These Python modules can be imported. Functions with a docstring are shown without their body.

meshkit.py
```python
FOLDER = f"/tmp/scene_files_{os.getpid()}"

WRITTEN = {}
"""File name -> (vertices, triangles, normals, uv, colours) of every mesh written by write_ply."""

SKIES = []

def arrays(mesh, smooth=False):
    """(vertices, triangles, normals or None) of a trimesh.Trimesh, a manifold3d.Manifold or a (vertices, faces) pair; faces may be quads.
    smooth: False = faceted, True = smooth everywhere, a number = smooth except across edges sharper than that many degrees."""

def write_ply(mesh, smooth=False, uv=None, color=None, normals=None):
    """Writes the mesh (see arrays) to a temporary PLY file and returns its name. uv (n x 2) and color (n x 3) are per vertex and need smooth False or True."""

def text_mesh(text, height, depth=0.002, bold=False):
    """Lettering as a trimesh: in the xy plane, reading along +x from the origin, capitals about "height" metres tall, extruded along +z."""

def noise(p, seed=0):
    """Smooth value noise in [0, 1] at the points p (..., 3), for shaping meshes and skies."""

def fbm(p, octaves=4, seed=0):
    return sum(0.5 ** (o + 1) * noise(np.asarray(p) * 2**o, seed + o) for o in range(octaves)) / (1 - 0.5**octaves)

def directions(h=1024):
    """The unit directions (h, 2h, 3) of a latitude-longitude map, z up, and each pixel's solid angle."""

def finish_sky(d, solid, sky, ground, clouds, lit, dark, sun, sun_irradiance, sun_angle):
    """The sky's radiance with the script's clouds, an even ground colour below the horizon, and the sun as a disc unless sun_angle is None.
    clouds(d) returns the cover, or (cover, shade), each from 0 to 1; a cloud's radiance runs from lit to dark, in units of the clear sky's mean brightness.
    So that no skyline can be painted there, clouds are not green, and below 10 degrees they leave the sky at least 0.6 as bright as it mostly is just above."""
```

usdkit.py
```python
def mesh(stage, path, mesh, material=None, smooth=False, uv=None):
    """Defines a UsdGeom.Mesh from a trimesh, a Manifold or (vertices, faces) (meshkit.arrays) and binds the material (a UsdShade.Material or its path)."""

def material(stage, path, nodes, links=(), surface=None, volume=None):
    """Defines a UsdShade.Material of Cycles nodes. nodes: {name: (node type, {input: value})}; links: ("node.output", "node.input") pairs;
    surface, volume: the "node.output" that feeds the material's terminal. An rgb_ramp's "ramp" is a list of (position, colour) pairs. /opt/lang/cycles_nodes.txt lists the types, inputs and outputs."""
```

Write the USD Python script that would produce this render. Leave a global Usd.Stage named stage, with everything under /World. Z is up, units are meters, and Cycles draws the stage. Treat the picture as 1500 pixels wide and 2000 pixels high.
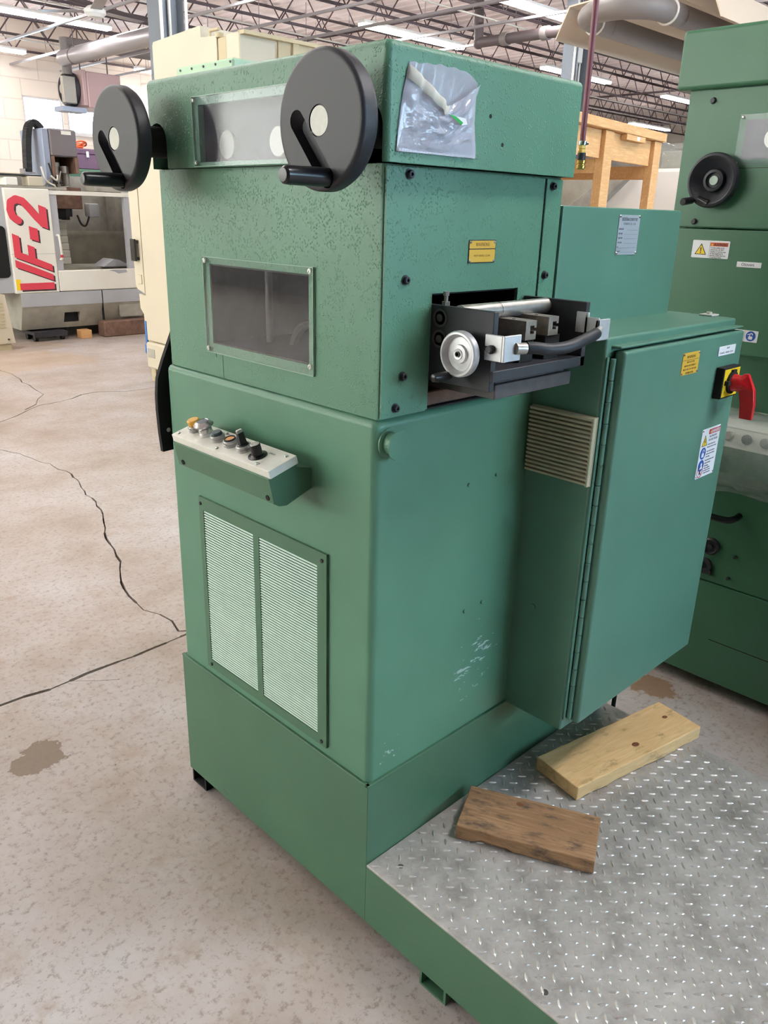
import math, random, numpy as np, trimesh, usdkit, meshkit
from pxr import Usd, UsdGeom, UsdLux, UsdShade, Gf, Sdf, Vt
from shapely.geometry import Polygon, Point, LineString, box as sbox
from shapely.ops import unary_union
from shapely import affinity

stage = Usd.Stage.CreateInMemory()
UsdGeom.SetStageUpAxis(stage, 'Z'); UsdGeom.SetStageMetersPerUnit(stage, 1.0)
UsdGeom.Xform.Define(stage, '/World'); UsdGeom.Scope.Define(stage, '/World/Looks')
rnd = random.Random(7)

# ------------------------------------------------------------------ camera
CAM = np.array([-0.9608, -0.9897, 1.55]); YAW, PITCH, ROLL, FPX = 0.7873, -0.3568, 0.0275, 1568.9
EXPOSURE = 0.75
LAMP = 26.0          # radiance of the fluorescent lamps
def camera():
    cy, sy, cp, sp = math.cos(YAW), math.sin(YAW), math.cos(PITCH), math.sin(PITCH)
    f = np.array([cy*cp, sy*cp, sp]); r = np.array([sy, -cy, 0.0]); u = np.cross(r, f)
    r2 = r*math.cos(ROLL)+u*math.sin(ROLL); u2 = -r*math.sin(ROLL)+u*math.cos(ROLL)
    c = UsdGeom.Camera.Define(stage, '/World/camera')
    m = np.eye(4); m[0, :3], m[1, :3], m[2, :3], m[3, :3] = r2, u2, -f, CAM
    c.AddTransformOp().Set(Gf.Matrix4d(m.tolist()))
    c.CreateHorizontalApertureAttr(24.0); c.CreateVerticalApertureAttr(32.0)
    c.CreateFocalLengthAttr(24.0*FPX/1500.0); c.CreateClippingRangeAttr(Gf.Vec2f(0.02, 300))
    c.CreateExposureAttr(EXPOSURE)
camera()

# ------------------------------------------------------------------ sky outside the windows
def lin(c):
    return tuple(((x/255)/12.92 if x/255 <= .04045 else ((x/255+.055)/1.055)**2.4) for x in c)
sky = UsdLux.DomeLight.Define(stage, '/World/sky')
sky.CreateIntensityAttr(4.4); sky.CreateColorAttr(Gf.Vec3f(0.54, 0.78, 1.0))

# ------------------------------------------------------------------ materials
MATS = {}
def mat(name, col, rough=.5, metal=0., bump=None, vary=None, spec=.5, **kw):
    """col sRGB 0-255; bump (scale, distance); vary (scale, amount)"""
    n = {'p': ('principled_bsdf', dict(base_color=lin(col), roughness=rough, metallic=metal, specular_ior_level=spec, **kw)), 'g': ('geometry', {})}
    L = []
    if vary:
        c = np.array(lin(col)); a = vary[1]
        n['vn'] = ('noise_texture', {'scale': vary[0], 'detail': 5, 'roughness': .6})
        n['vr'] = ('rgb_ramp', {'ramp': [(0.3, tuple(c*(1-a))), (0.7, tuple(np.minimum(c*(1+a), 1)))]})
        L += [('g.position', 'vn.vector'), ('vn.fac', 'vr.fac'), ('vr.color', 'p.base_color')]
    if bump:
        n['bn'] = ('noise_texture', {'scale': bump[0], 'detail': 3})
        n['bb'] = ('bump', {'strength': .8, 'distance': bump[1]})
        L += [('g.position', 'bn.vector'), ('bn.fac', 'bb.height'), ('bb.normal', 'p.normal')]
    MATS[name] = usdkit.material(stage, '/World/Looks/'+name, n, L, surface='p.BSDF')
    return MATS[name]

def paint(name, col, spatter, rough=.42, chips=None, dirt=None):
    c = np.array(lin(col))
    n = {'p': ('principled_bsdf', dict(roughness=rough, specular_ior_level=.5)), 'g': ('geometry', {}),
         'n1': ('noise_texture', {'scale': 5.0, 'detail': 2}), 'r1': ('rgb_ramp', {'ramp': [(.3, tuple(c*.93)), (.7, tuple(c*1.06))]}),
         'n2': ('noise_texture', {'scale': 420.0, 'detail': 0}),
         'v': ('voronoi_texture', {'scale': 230.0, 'randomness': 1.0}), 'vm': ('map_range', {'from_min': .02, 'from_max': .40, 'to_min': 1, 'to_max': 0, 'clamp': True}),
         'n3': ('noise_texture', {'scale': 55.0, 'detail': 1}), 'nm': ('map_range', {'from_min': .42, 'from_max': .54, 'to_min': 0, 'to_max': 1, 'clamp': True}),
         'mm': ('math', {'math_type': 'multiply'}), 'ms': ('math', {'math_type': 'multiply', 'value2': spatter}),
         'mo': ('math', {'math_type': 'multiply', 'value2': .16}), 'ma': ('math', {'math_type': 'add'}),
         'b': ('bump', {'strength': 1.0, 'distance': .0009})}
    L = [('g.position', 'n1.vector'), ('n1.fac', 'r1.fac'), ('g.position', 'n2.vector'), ('g.position', 'v.vector'), ('g.position', 'n3.vector'),
         ('v.distance', 'vm.value'), ('n3.fac', 'nm.value'), ('vm.result', 'mm.value1'), ('nm.result', 'mm.value2'), ('mm.value', 'ms.value1'),
         ('n2.fac', 'mo.value1'), ('ms.value', 'ma.value1'), ('mo.value', 'ma.value2'), ('ma.value', 'b.height'), ('b.normal', 'p.normal')]
    out = 'r1.color'
    k = 0
    for (ctr, rad, scl, thr, cc, stretch) in (chips or []):
        k += 1
        n.update({f'vs{k}': ('vector_math', {'math_type': 'distance', 'vector2': ctr}), f'cm{k}': ('map_range', {'from_min': rad, 'from_max': rad*.25, 'to_min': 0, 'to_max': .25, 'clamp': True}),
                  f'mp{k}': ('mapping', {'scale': stretch}), f'cn{k}': ('noise_texture', {'scale': scl, 'detail': 4, 'roughness': .65}), f'ad{k}': ('math', {'math_type': 'add'}),
                  f'gt{k}': ('map_range', {'from_min': thr, 'from_max': thr+.015, 'to_min': 0, 'to_max': 1, 'clamp': True}), f'mx{k}': ('mix_color', {'b': lin(cc)})})
        L += [('g.position', f'vs{k}.vector1'), (f'vs{k}.value', f'cm{k}.value'), ('g.position', f'mp{k}.vector'), (f'mp{k}.vector', f'cn{k}.vector'),
              (f'cn{k}.fac', f'ad{k}.value1'), (f'cm{k}.result', f'ad{k}.value2'), (f'ad{k}.value', f'gt{k}.value'), (f'gt{k}.result', f'mx{k}.fac'), (out, f'mx{k}.a')]
        out = f'mx{k}.result'
    L.append((out, 'p.base_color'))
    MATS[name] = usdkit.material(stage, '/World/Looks/'+name, n, L, surface='p.BSDF')

GREEN = (88, 135, 110)
paint('green_spatter', GREEN, 1.0)
paint('green_paint', GREEN, .0, chips=[((.33, .0, .59), .16, 75, .83, (176, 196, 192), (.4, 1, 1.5)), ((.06, 0, .47), .09, 110, .85, (176, 196, 192), (.6, 1, 1))])
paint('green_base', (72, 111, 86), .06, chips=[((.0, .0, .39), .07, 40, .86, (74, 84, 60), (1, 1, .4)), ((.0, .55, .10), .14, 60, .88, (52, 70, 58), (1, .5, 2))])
paint('green_cabinet', (88, 131, 113), .12)
paint('green_neighbour', (66, 112, 84), .08)
mat('pale_green', (160, 190, 162), .5)
mat('black_plastic', (37, 38, 45), .48, bump=(900, .0002))
mat('black_handle', (24, 24, 28), .28)
mat('black_steel', (48, 48, 54), .5, bump=(300, .0002), vary=(30, .15))
mat('brown_steel', (84, 78, 78), .5, .2, vary=(40, .2))
mat('matte_black', (10, 10, 11), .8)
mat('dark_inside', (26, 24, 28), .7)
mat('dial_panel', (84, 82, 92), .6, vary=(20, .2))
mat('steel', (182, 178, 172), .34, .75, vary=(60, .12))
mat('bright_steel', (205, 205, 205), .22, 1.)
mat('screw_pale', (196, 204, 194), .35, .5)
mat('alu', (204, 204, 206), .42, .6, bump=(500, .0001), vary=(45, .12))
mat('jaw_steel', (150, 143, 134), .4, .5, vary=(80, .2))
mat('cap_grey', (176, 176, 168), .5, .3, vary=(90, .06))
mat('cap_pale', (178, 196, 184), .5)
mat('plexi_edge', (150, 182, 164), .35)
mat('plate_white', (226, 224, 214), .45, vary=(40, .05))
mat('sign_white', (232, 232, 236), .4)
mat('sign_grey', (188, 192, 200), .35, .4)
mat('sign_yellow', (216, 172, 62), .42)
mat('sign_bright_yellow', (244, 208, 30), .4)
mat('sign_orange', (214, 92, 40), .45)
mat('sign_red', (190, 36, 52), .45)
mat('sign_blue', (38, 84, 172), .45)
mat('ink', (40, 40, 44), .6)
mat('ink_brown', (112, 84, 30), .6)
mat('ink_grey', (110, 114, 124), .6)
mat('button_yellow', (236, 176, 70), .35)
mat('button_orange', (230, 160, 90), .35)
mat('button_dark', (62, 76, 80), .35)
mat('bezel_grey', (172, 172, 170), .35, .6)
mat('grille_pale', (158, 184, 170), .45, .15, vary=(40, .07))
mat('grille_dark', (30, 52, 42), .7)
mat('beige_plastic', (176, 172, 146), .5)
mat('red_handle', (206, 34, 42), .22)
mat('paper_beige', (206, 200, 186), .7)
mat('tag_green', (40, 170, 70), .5)
mat('cream', (194, 185, 164), .45, vary=(1.5, .03))
mat('cream_trim', (182, 168, 136), .5)
mat('bright_white', (240, 236, 230), .5)
mat('mill_white', (226, 224, 214), .45, vary=(3, .03))
mat('mill_grey', (172, 174, 178), .5, vary=(4, .05))
mat('mill_dirty', (158, 154, 142), .6, vary=(7, .15))
mat('mill_inside', (150, 146, 138), .55, vary=(5, .25))
mat('mill_rust', (120, 92, 78), .7, vary=(14, .3))
mat('red_letter', (218, 66, 84), .5)
mat('letter_shadow', (70, 52, 58), .5)
mat('head_grey', (112, 104, 106), .5)
mat('bluegrey', (146, 156, 176), .5)
mat('purple_box', (112, 84, 110), .6, vary=(6, .15))
mat('orange_cord', (226, 100, 50), .5)
mat('heater_pink', (176, 148, 148), .5)
mat('blue_strip', (52, 112, 178), .5)
mat('joist', (88, 76, 80), .6)
mat('strut', (150, 146, 150), .4, .4)
mat('pipe_dark', (86, 76, 78), .5)
mat('pipe_grey', (118, 112, 110), .5)
mat('reflector', (196, 180, 160), .4)
mat('column_grey', (120, 128, 138), .5)
mat('conduit', (205, 203, 198), .4, .2)
mat('hose_red', (128, 72, 82), .45)
mat('brass', (196, 160, 88), .35, .9)
mat('white_housing', (228, 228, 226), .45)
mat('rubber', (28, 28, 30), .6)
mat('window_frame', (206, 200, 200), .5)

# lamps
usdkit.material(stage, '/World/Looks/lamp_aisle', {'e': ('emission', {'color': (1.0, .97, .94), 'strength': LAMP})}, [], surface='e.emission')
usdkit.material(stage, '/World/Looks/lamp', {'e': ('emission', {'color': (1.0, .97, .94), 'strength': LAMP})}, [], surface='e.emission')
# plexiglass, window glass, clear film
def glass(name, tint, ior, rough, haze=0., hazecol=(.8, .8, .8)):
    n = {'t': ('transparent_bsdf', {'color': tint}), 'g': ('glossy_bsdf', {'color': (1, 1, 1), 'roughness': rough}), 'f': ('fresnel', {'IOR': ior}), 'gb': ('geometry', {}), 'nb': ('math', {'math_type': 'subtract', 'value1': 1.0}), 'ff': ('math', {'math_type': 'multiply'}), 'm': ('mix_closure', {})}
    L = [('gb.backfacing', 'nb.value2'), ('f.fac', 'ff.value1'), ('nb.value', 'ff.value2'), ('ff.value', 'm.fac'), ('t.BSDF', 'm.closure1'), ('g.BSDF', 'm.closure2')]
    out = 'm.closure'
    if haze:
        n.update({'d': ('diffuse_bsdf', {'color': hazecol}), 'ge': ('geometry', {}), 'nn': ('noise_texture', {'scale': 30., 'detail': 5, 'roughness': .7}), 'mr': ('map_range', {'from_min': .3, 'from_max': .75, 'to_min': haze*.75, 'to_max': haze*1.25, 'clamp': True}), 'm2': ('mix_closure', {})})
        L += [('ge.position', 'nn.vector'), ('nn.fac', 'mr.value'), ('mr.result', 'm2.fac'), ('m.closure', 'm2.closure1'), ('d.BSDF', 'm2.closure2')]
        out = 'm2.closure'
    usdkit.material(stage, '/World/Looks/'+name, n, L, surface=out)
glass('plexi', (.985, .995, .99), 1.45, .03, .035, (.70, .70, .74))
glass('plexi_hazy', (.97, .97, .99), 1.35, .06, .035, (.6, .6, .68))
glass('window_glass', (.95, .97, .97), 1.5, .0)
glass('tinted_glass', (.91, .77, .655), 1.5, .0)  # tint turns the blue sky light neutral at the added left windows
glass('film', (.95, .95, .98), 1.6, .1, .45, (.66, .66, .73))
glass('wrap', (.94, .96, .95), 1.5, .06, .12, (.85, .88, .88))

def wood(name, c1, c2, cd, dirt):
    n = {'tc': ('texture_coordinate', {}), 'm': ('mapping', {'scale': (3, 26, 26)}), 'n': ('noise_texture', {'scale': 2.2, 'detail': 6, 'distortion': .6}),
         'r': ('rgb_ramp', {'ramp': [(.25, lin(c1)), (.5, lin(c2)), (.75, lin(c1))]}),
         'm2': ('mapping', {'scale': (6, 14, 14)}), 'n2': ('noise_texture', {'scale': 2.6, 'detail': 7, 'roughness': .7}), 'r2': ('map_range', {'from_min': dirt, 'from_max': dirt+.16, 'to_min': 0, 'to_max': .85, 'clamp': True}),
         'x': ('mix_color', {'b': lin(cd)}), 'b': ('bump', {'strength': .7, 'distance': .002}), 'p': ('principled_bsdf', {'roughness': .75})}
    L = [('tc.object', 'm.vector'), ('m.vector', 'n.vector'), ('n.fac', 'r.fac'), ('tc.object', 'm2.vector'), ('m2.vector', 'n2.vector'), ('n2.fac', 'r2.value'), ('r2.result', 'x.fac'), ('r.color', 'x.a'), ('x.result', 'p.base_color'), ('n.fac', 'b.height'), ('b.normal', 'p.normal')]
    usdkit.material(stage, '/World/Looks/'+name, n, L, surface='p.BSDF')
wood('pine', (238, 204, 152), (224, 184, 130), (160, 130, 92), .55)
wood('oak_dirty', (184, 146, 110), (150, 114, 82), (78, 66, 58), .5)
wood('crate_pine', (224, 178, 124), (206, 156, 102), (190, 140, 92), .62)
wood('knot', (150, 98, 62), (120, 72, 44), (110, 64, 40), .6)

def concrete():
    n = {'g': ('geometry', {}), 'n1': ('noise_texture', {'scale': 1.3, 'detail': 6, 'roughness': .66}), 'r1': ('rgb_ramp', {'ramp': [(.3, lin((152, 136, 122))), (.48, lin((172, 161, 154))), (.7, lin((188, 184, 184)))]}),
         'n2': ('noise_texture', {'scale': 48., 'detail': 5, 'roughness': .78}), 'r2': ('map_range', {'from_min': .52, 'from_max': .64, 'to_min': 0, 'to_max': .7, 'clamp': True}), 'x': ('mix_color', {'b': lin((132, 116, 104))}),
         'n3': ('noise_texture', {'scale': 7., 'detail': 4, 'roughness': .7}), 'r3': ('map_range', {'from_min': .55, 'from_max': .68, 'to_min': 0, 'to_max': .55, 'clamp': True}), 'x2': ('mix_color', {'b': lin((158, 140, 124))}),
         'b': ('bump', {'strength': .5, 'distance': .002}), 'p': ('principled_bsdf', {'roughness': .55, 'specular_ior_level': .4})}
    L = [('g.position', 'n1.vector'), ('n1.fac', 'r1.fac'), ('g.position', 'n2.vector'), ('n2.fac', 'r2.value'), ('r2.result', 'x.fac'), ('r1.color', 'x.a'), ('g.position', 'n3.vector'), ('n3.fac', 'r3.value'), ('r3.result', 'x2.fac'), ('x.result', 'x2.a'), ('n2.fac', 'b.height'), ('b.normal', 'p.normal')]
    n.update({'sv': ('voronoi_texture', {'scale': 8., 'randomness': 1.}), 'sn': ('noise_texture', {'scale': 40., 'detail': 3}), 'sa': ('math', {'math_type': 'multiply_add', 'value2': .10, 'value3': -.05}), 'sb': ('math', {'math_type': 'add'}), 'sm': ('map_range', {'from_min': .034, 'from_max': .022, 'to_min': 0, 'to_max': .8, 'clamp': True}), 'sx': ('mix_color', {'b': lin((96, 80, 66))})})
    L += [('g.position', 'sv.vector'), ('g.position', 'sn.vector'), ('sn.fac', 'sa.value1'), ('sv.distance', 'sb.value1'), ('sa.value', 'sb.value2'), ('sb.value', 'sm.value'), ('sm.result', 'sx.fac'), ('x2.result', 'sx.a')]
    out = 'sx.result'
    # stains with shapes of their own: (centre, radius, colour, strength)
    for k, (c, r, col, s) in enumerate([((-.285, 1.12, 0), .080, (120, 102, 84), .9), ((1.47, .07, 0), .075, (140, 104, 66), .75), ((1.9, 7.9, 0), 1.1, (176, 150, 118), .4)]):
        n.update({f'd{k}': ('vector_math', {'math_type': 'distance', 'vector2': c}), f'q{k}': ('noise_texture', {'scale': 2.4/r**.8*.6, 'detail': 5, 'roughness': .68}), f's{k}': ('math', {'math_type': 'multiply_add', 'value2': r*2.6, 'value3': -r*1.3}), f'a{k}': ('math', {'math_type': 'add'}),
                  f'm{k}': ('map_range', {'from_min': r, 'from_max': r*.9, 'to_min': 0, 'to_max': s, 'clamp': True}), f'y{k}': ('mix_color', {'b': lin(col)})})
        L += [('g.position', f'd{k}.vector1'), ('g.position', f'q{k}.vector'), (f'q{k}.fac', f's{k}.value1'), (f'd{k}.value', f'a{k}.value1'), (f's{k}.value', f'a{k}.value2'), (f'a{k}.value', f'm{k}.value'), (f'm{k}.result', f'y{k}.fac'), (out, f'y{k}.a')]
        out = f'y{k}.result'
    L.append((out, 'p.base_color'))
    usdkit.material(stage, '/World/Looks/concrete', n, L, surface='p.BSDF')
concrete()
mat('crack_dark', (70, 54, 44), .9, vary=(30, .3))

def tread():
    n = {'g': ('geometry', {}), 'n1': ('noise_texture', {'scale': 9., 'detail': 5, 'roughness': .7}), 'r1': ('rgb_ramp', {'ramp': [(.3, lin((132, 128, 124))), (.5, lin((166, 162, 158))), (.72, lin((188, 185, 181)))]}),
         'n2': ('noise_texture', {'scale': 120., 'detail': 3, 'roughness': .7}), 'rr': ('map_range', {'from_min': .3, 'from_max': .7, 'to_min': .38, 'to_max': .62, 'clamp': True}), 'b': ('bump', {'strength': .5, 'distance': .0006}), 'p': ('principled_bsdf', {'metallic': .15})}
    L = [('g.position', 'n1.vector'), ('n1.fac', 'r1.fac'), ('r1.color', 'p.base_color'), ('g.position', 'n2.vector'), ('n2.fac', 'rr.value'), ('rr.result', 'p.roughness'), ('n2.fac', 'b.height'), ('b.normal', 'p.normal')]
    usdkit.material(stage, '/World/Looks/tread', n, L, surface='p.BSDF')
tread()
mat('lug_metal', (196, 193, 188), .34, .55, bump=(260, .0004), vary=(70, .18))

def blocks():
    n = {'g': ('geometry', {}), 'sx': ('separate_xyz', {}), 'cx': ('combine_xyz', {}), 'ad': ('math', {'math_type': 'add'}),
         'br': ('brick_texture', {'scale': 1.0, 'brick_width': .8, 'row_height': .4, 'mortar_size': .012, 'color1': lin((226, 214, 202)), 'color2': lin((222, 209, 196)), 'mortar': lin((208, 194, 182))}),
         'lt': ('math', {'math_type': 'less_than', 'value2': 2.15}), 'x': ('mix_color', {'b': lin((214, 200, 168))}), 'p': ('principled_bsdf', {'roughness': .6})}
    L = [('g.position', 'sx.vector'), ('sx.x', 'ad.value1'), ('sx.y', 'ad.value2'), ('ad.value', 'cx.x'), ('sx.z', 'cx.y'), ('cx.vector', 'br.vector'), ('sx.z', 'lt.value1'), ('lt.value', 'x.fac'), ('br.color', 'x.a'), ('x.result', 'p.base_color')]
    usdkit.material(stage, '/World/Looks/block_wall', n, L, surface='p.BSDF')
blocks()
def deckmat():
    n = {'g': ('geometry', {}), 'n': ('noise_texture', {'scale': .6, 'detail': 3}), 'r': ('rgb_ramp', {'ramp': [(.3, lin((222, 208, 208))), (.7, lin((236, 224, 222)))]}), 'p': ('principled_bsdf', {'roughness': .6})}
    usdkit.material(stage, '/World/Looks/roof_deck', n, [('g.position', 'n.vector'), ('n.fac', 'r.fac'), ('r.color', 'p.base_color')], surface='p.BSDF')
deckmat()

# ------------------------------------------------------------------ geometry helpers (world coordinates)
def arr(m): return np.asarray(m.vertices, float), np.asarray(m.faces, int)
def cat(*ms):
    out = []
    for m in ms: out += list(m) if isinstance(m, (list, tuple)) else [m]
    return trimesh.util.concatenate(out)
def box(x0, x1, y0, y1, z0, z1):
    m = trimesh.creation.box([abs(x1-x0), abs(y1-y0), abs(z1-z0)]); m.apply_translation([(x0+x1)/2, (y0+y1)/2, (z0+z1)/2]); return m
def rb(x0, x1, y0, y1, z0, z1, r=.004, seg=3):
    """box with rounded edges (seg arcs per quarter)"""
    a = np.linspace(0, math.pi/2, seg+1)
    d = np.array([[math.cos(p)*math.cos(t), math.cos(p)*math.sin(t), math.sin(p)] for p in a for t in a])
    d = np.unique(np.round(d, 9), axis=0); pts = []
    for sx in (0, 1):
        for sy in (0, 1):
            for sz in (0, 1):
                c = np.array([(x0+r, x1-r)[sx], (y0+r, y1-r)[sy], (z0+r, z1-r)[sz]])
                pts.append(c+d*r*np.array([2*sx-1, 2*sy-1, 2*sz-1]))
    return trimesh.convex.convex_hull(np.vstack(pts))
def cb(x0, x1, y0, y1, z0, z1, b=.002): return rb(x0, x1, y0, y1, z0, z1, b, 1)
def frame_of(axis):
    a = np.asarray(axis, float); a /= np.linalg.norm(a)
    h = np.array([0, 0, 1.]) if abs(a[2]) < .9 else np.array([1., 0, 0])
    u = np.cross(h, a); u /= np.linalg.norm(u); return u, np.cross(a, u), a
def lathe(profile, origin, axis, n=32):
    """profile [(radius, height along axis)]; open ends are capped, unless the profile is a loop"""
    profile = list(profile)
    if profile[0] != profile[-1]:
        if profile[0][0] > 0: profile.insert(0, (0, profile[0][1]))
        if profile[-1][0] > 0: profile.append((0, profile[-1][1]))
    u, v, a = frame_of(axis); V = []; F = []; o = np.asarray(origin, float); k = len(profile)
    t = np.linspace(0, 2*math.pi, n, endpoint=False)
    for r, h in profile:
        for s in t: V.append(o+a*h+(u*math.cos(s)+v*math.sin(s))*r)
    for i in range(k-1):
        for j in range(n):
            p, q = i*n+j, i*n+(j+1) % n; F += [[p, q, q+n], [p, q+n, p+n]]
    m = trimesh.Trimesh(V, F, process=False); m.merge_vertices(digits_vertex=7); m.update_faces(m.nondegenerate_faces()); m.remove_unreferenced_vertices()
    if m.volume < 0: m.invert()
    return m
def cyl(p0, p1, r, n=20, b=0., r1=None):
    p0, p1 = np.asarray(p0, float), np.asarray(p1, float); h = np.linalg.norm(p1-p0); r1 = r if r1 is None else r1
    pr = [(0, 0), (r, 0), (r1, h), (0, h)] if not b else [(0, 0), (r-b, 0), (r, b), (r1, h-b), (r1-b, h), (0, h)]
    return lathe(pr, p0, p1-p0, n)
def tube(pts, r, n=10, closed_ends=True):
    P = np.asarray(pts, float); k = len(P); R = np.broadcast_to(r, k)
    T = np.gradient(P, axis=0); T /= np.linalg.norm(T, axis=1, keepdims=True)
    u, v, _ = frame_of(T[0]); V = []; F = []
    for i in range(k):
        u = u-T[i]*(u@T[i]); u /= np.linalg.norm(u); v = np.cross(T[i], u)
        for s in np.linspace(0, 2*math.pi, n, endpoint=False): V.append(P[i]+R[i]*(u*math.cos(s)+v*math.sin(s)))
    for i in range(k-1):
        for j in range(n):
            p, q = i*n+j, i*n+(j+1) % n; F += [[p, q, q+n], [p, q+n, p+n]]
    if closed_ends:
        V += [P[0], P[-1]]; a, b = len(V)-2, len(V)-1
        for j in range(n): F += [[a, (j+1) % n, j], [b, (k-1)*n+j, (k-1)*n+(j+1) % n]]
    return trimesh.Trimesh(V, F, process=False)
def smoothpath(pts, n=6):
    """Catmull-Rom through the points"""
    P = np.asarray(pts, float); P = np.vstack([2*P[0]-P[1], P, 2*P[-1]-P[-2]]); out = []
    for i in range(1, len(P)-2):
        for t in np.linspace(0, 1, n, endpoint=False):
            a, b, c, d = P[i-1:i+3]; out.append(.5*((2*b)+(-a+c)*t+(2*a-5*b+4*c-d)*t*t+(-a+3*b-3*c+d)*t**3))
    out.append(P[-2]); return np.array(out)
def place(m, o, u, v, n):
    M = np.eye(4); M[:3, 0], M[:3, 1], M[:3, 2], M[:3, 3] = u, v, n, o; m = m.copy(); m.apply_transform(M); return m
FX = (np.array([0, -1., 0]), np.array([0, 0, 1.]), np.array([-1., 0, 0]))      # a face looking along -x, seen from outside
FY = (np.array([1., 0, 0]), np.array([0, 0, 1.]), np.array([0, -1., 0]))       # a face looking along -y
def prism(poly, depth, o=(0, 0, 0), fr=None):
    if not isinstance(poly, Polygon) and not hasattr(poly, 'geoms'): poly = Polygon(poly)
    m = cat([trimesh.creation.extrude_polygon(g, depth, engine='earcut') for g in getattr(poly, 'geoms', [poly])])
    return m if fr is None else place(m, o, *fr)
TEXTS = {}
def text(s, h, o, fr, depth=.0003, align='c', bold=False, width=None, shear=0, xs=1.0):
    if (s, bold) not in TEXTS: TEXTS[(s, bold)] = meshkit.text_mesh(s, 1.0, 1.0, bold)
    m = TEXTS[(s, bold)].copy(); w = m.bounds[1, 0]-m.bounds[0, 0]; m.apply_translation([-m.bounds[0, 0], 0, 0])
    sx = h*xs if width is None else width/w
    m.apply_scale([sx, h, depth]); w *= sx
    if shear: m.vertices[:, 0] += m.vertices[:, 1]*shear
    m.apply_translation([{'c': -w/2, 'l': 0, 'r': -w}[align], 0, 0]); return place(m, o, *fr)
def diff(a, *bs): return trimesh.boolean.difference([a, *bs], engine='manifold')
def rot(m, deg, ctr, axis=(0, 0, 1)):
    m = m.copy(); m.apply_transform(trimesh.transformations.rotation_matrix(math.radians(deg), axis, ctr)); return m
def uvh(o, fr, a, b, c=0): return np.asarray(o, float)+fr[0]*a+fr[1]*b+fr[2]*c
def rrect(w, h, r): return sbox(-w/2+r, -h/2+r, w/2-r, h/2-r).buffer(r, 4)
def liner(x0, x1, y0, y1, z0, z1, openface, t=.003):
    fs = {'-x': box(x0, x0+t, y0, y1, z0, z1), '+x': box(x1-t, x1, y0, y1, z0, z1), '-y': box(x0, x1, y0, y0+t, z0, z1), '+y': box(x0, x1, y1-t, y1, z0, z1), '-z': box(x0, x1, y0, y1, z0, z0+t), '+z': box(x0, x1, y0, y1, z1-t, z1)}
    return cat([m for k, m in fs.items() if k not in openface.split()])

# ------------------------------------------------------------------ prims
USED = set()
def uniq(parent, name):
    p, k = f'{parent}/{name}', 0
    while p in USED: k += 1; p = f'{parent}/{name}_{k:03d}'
    USED.add(p); return p
class Node:
    def __init__(s, path, inv): s.path, s.inv = path, inv
def setdata(prim, **kw):
    for k, v in kw.items():
        if v: prim.SetCustomDataByKey(k, v)
def thing(name, label, category, loc=(0, 0, 0), rz=0., group=None, kind=None):
    path = uniq('/World', name); x = UsdGeom.Xform.Define(stage, path); x.AddTranslateOp().Set(Gf.Vec3d(*map(float, loc)))
    if rz: x.AddRotateZOp().Set(float(rz))
    setdata(x.GetPrim(), label=label, category=category, group=group, kind=kind)
    M = trimesh.transformations.rotation_matrix(math.radians(rz), [0, 0, 1]); M[:3, 3] = loc
    return Node(path, np.linalg.inv(M))
def part(parent, name, m, material, label=None, kind=None, smooth=32):
    path = uniq(parent.path, name); m = m.copy(); m.apply_transform(parent.inv)
    g = usdkit.mesh(stage, path, m, '/World/Looks/'+material, smooth=smooth)
    setdata(g.GetPrim(), label=label, kind=kind); return Node(path, parent.inv)
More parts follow.
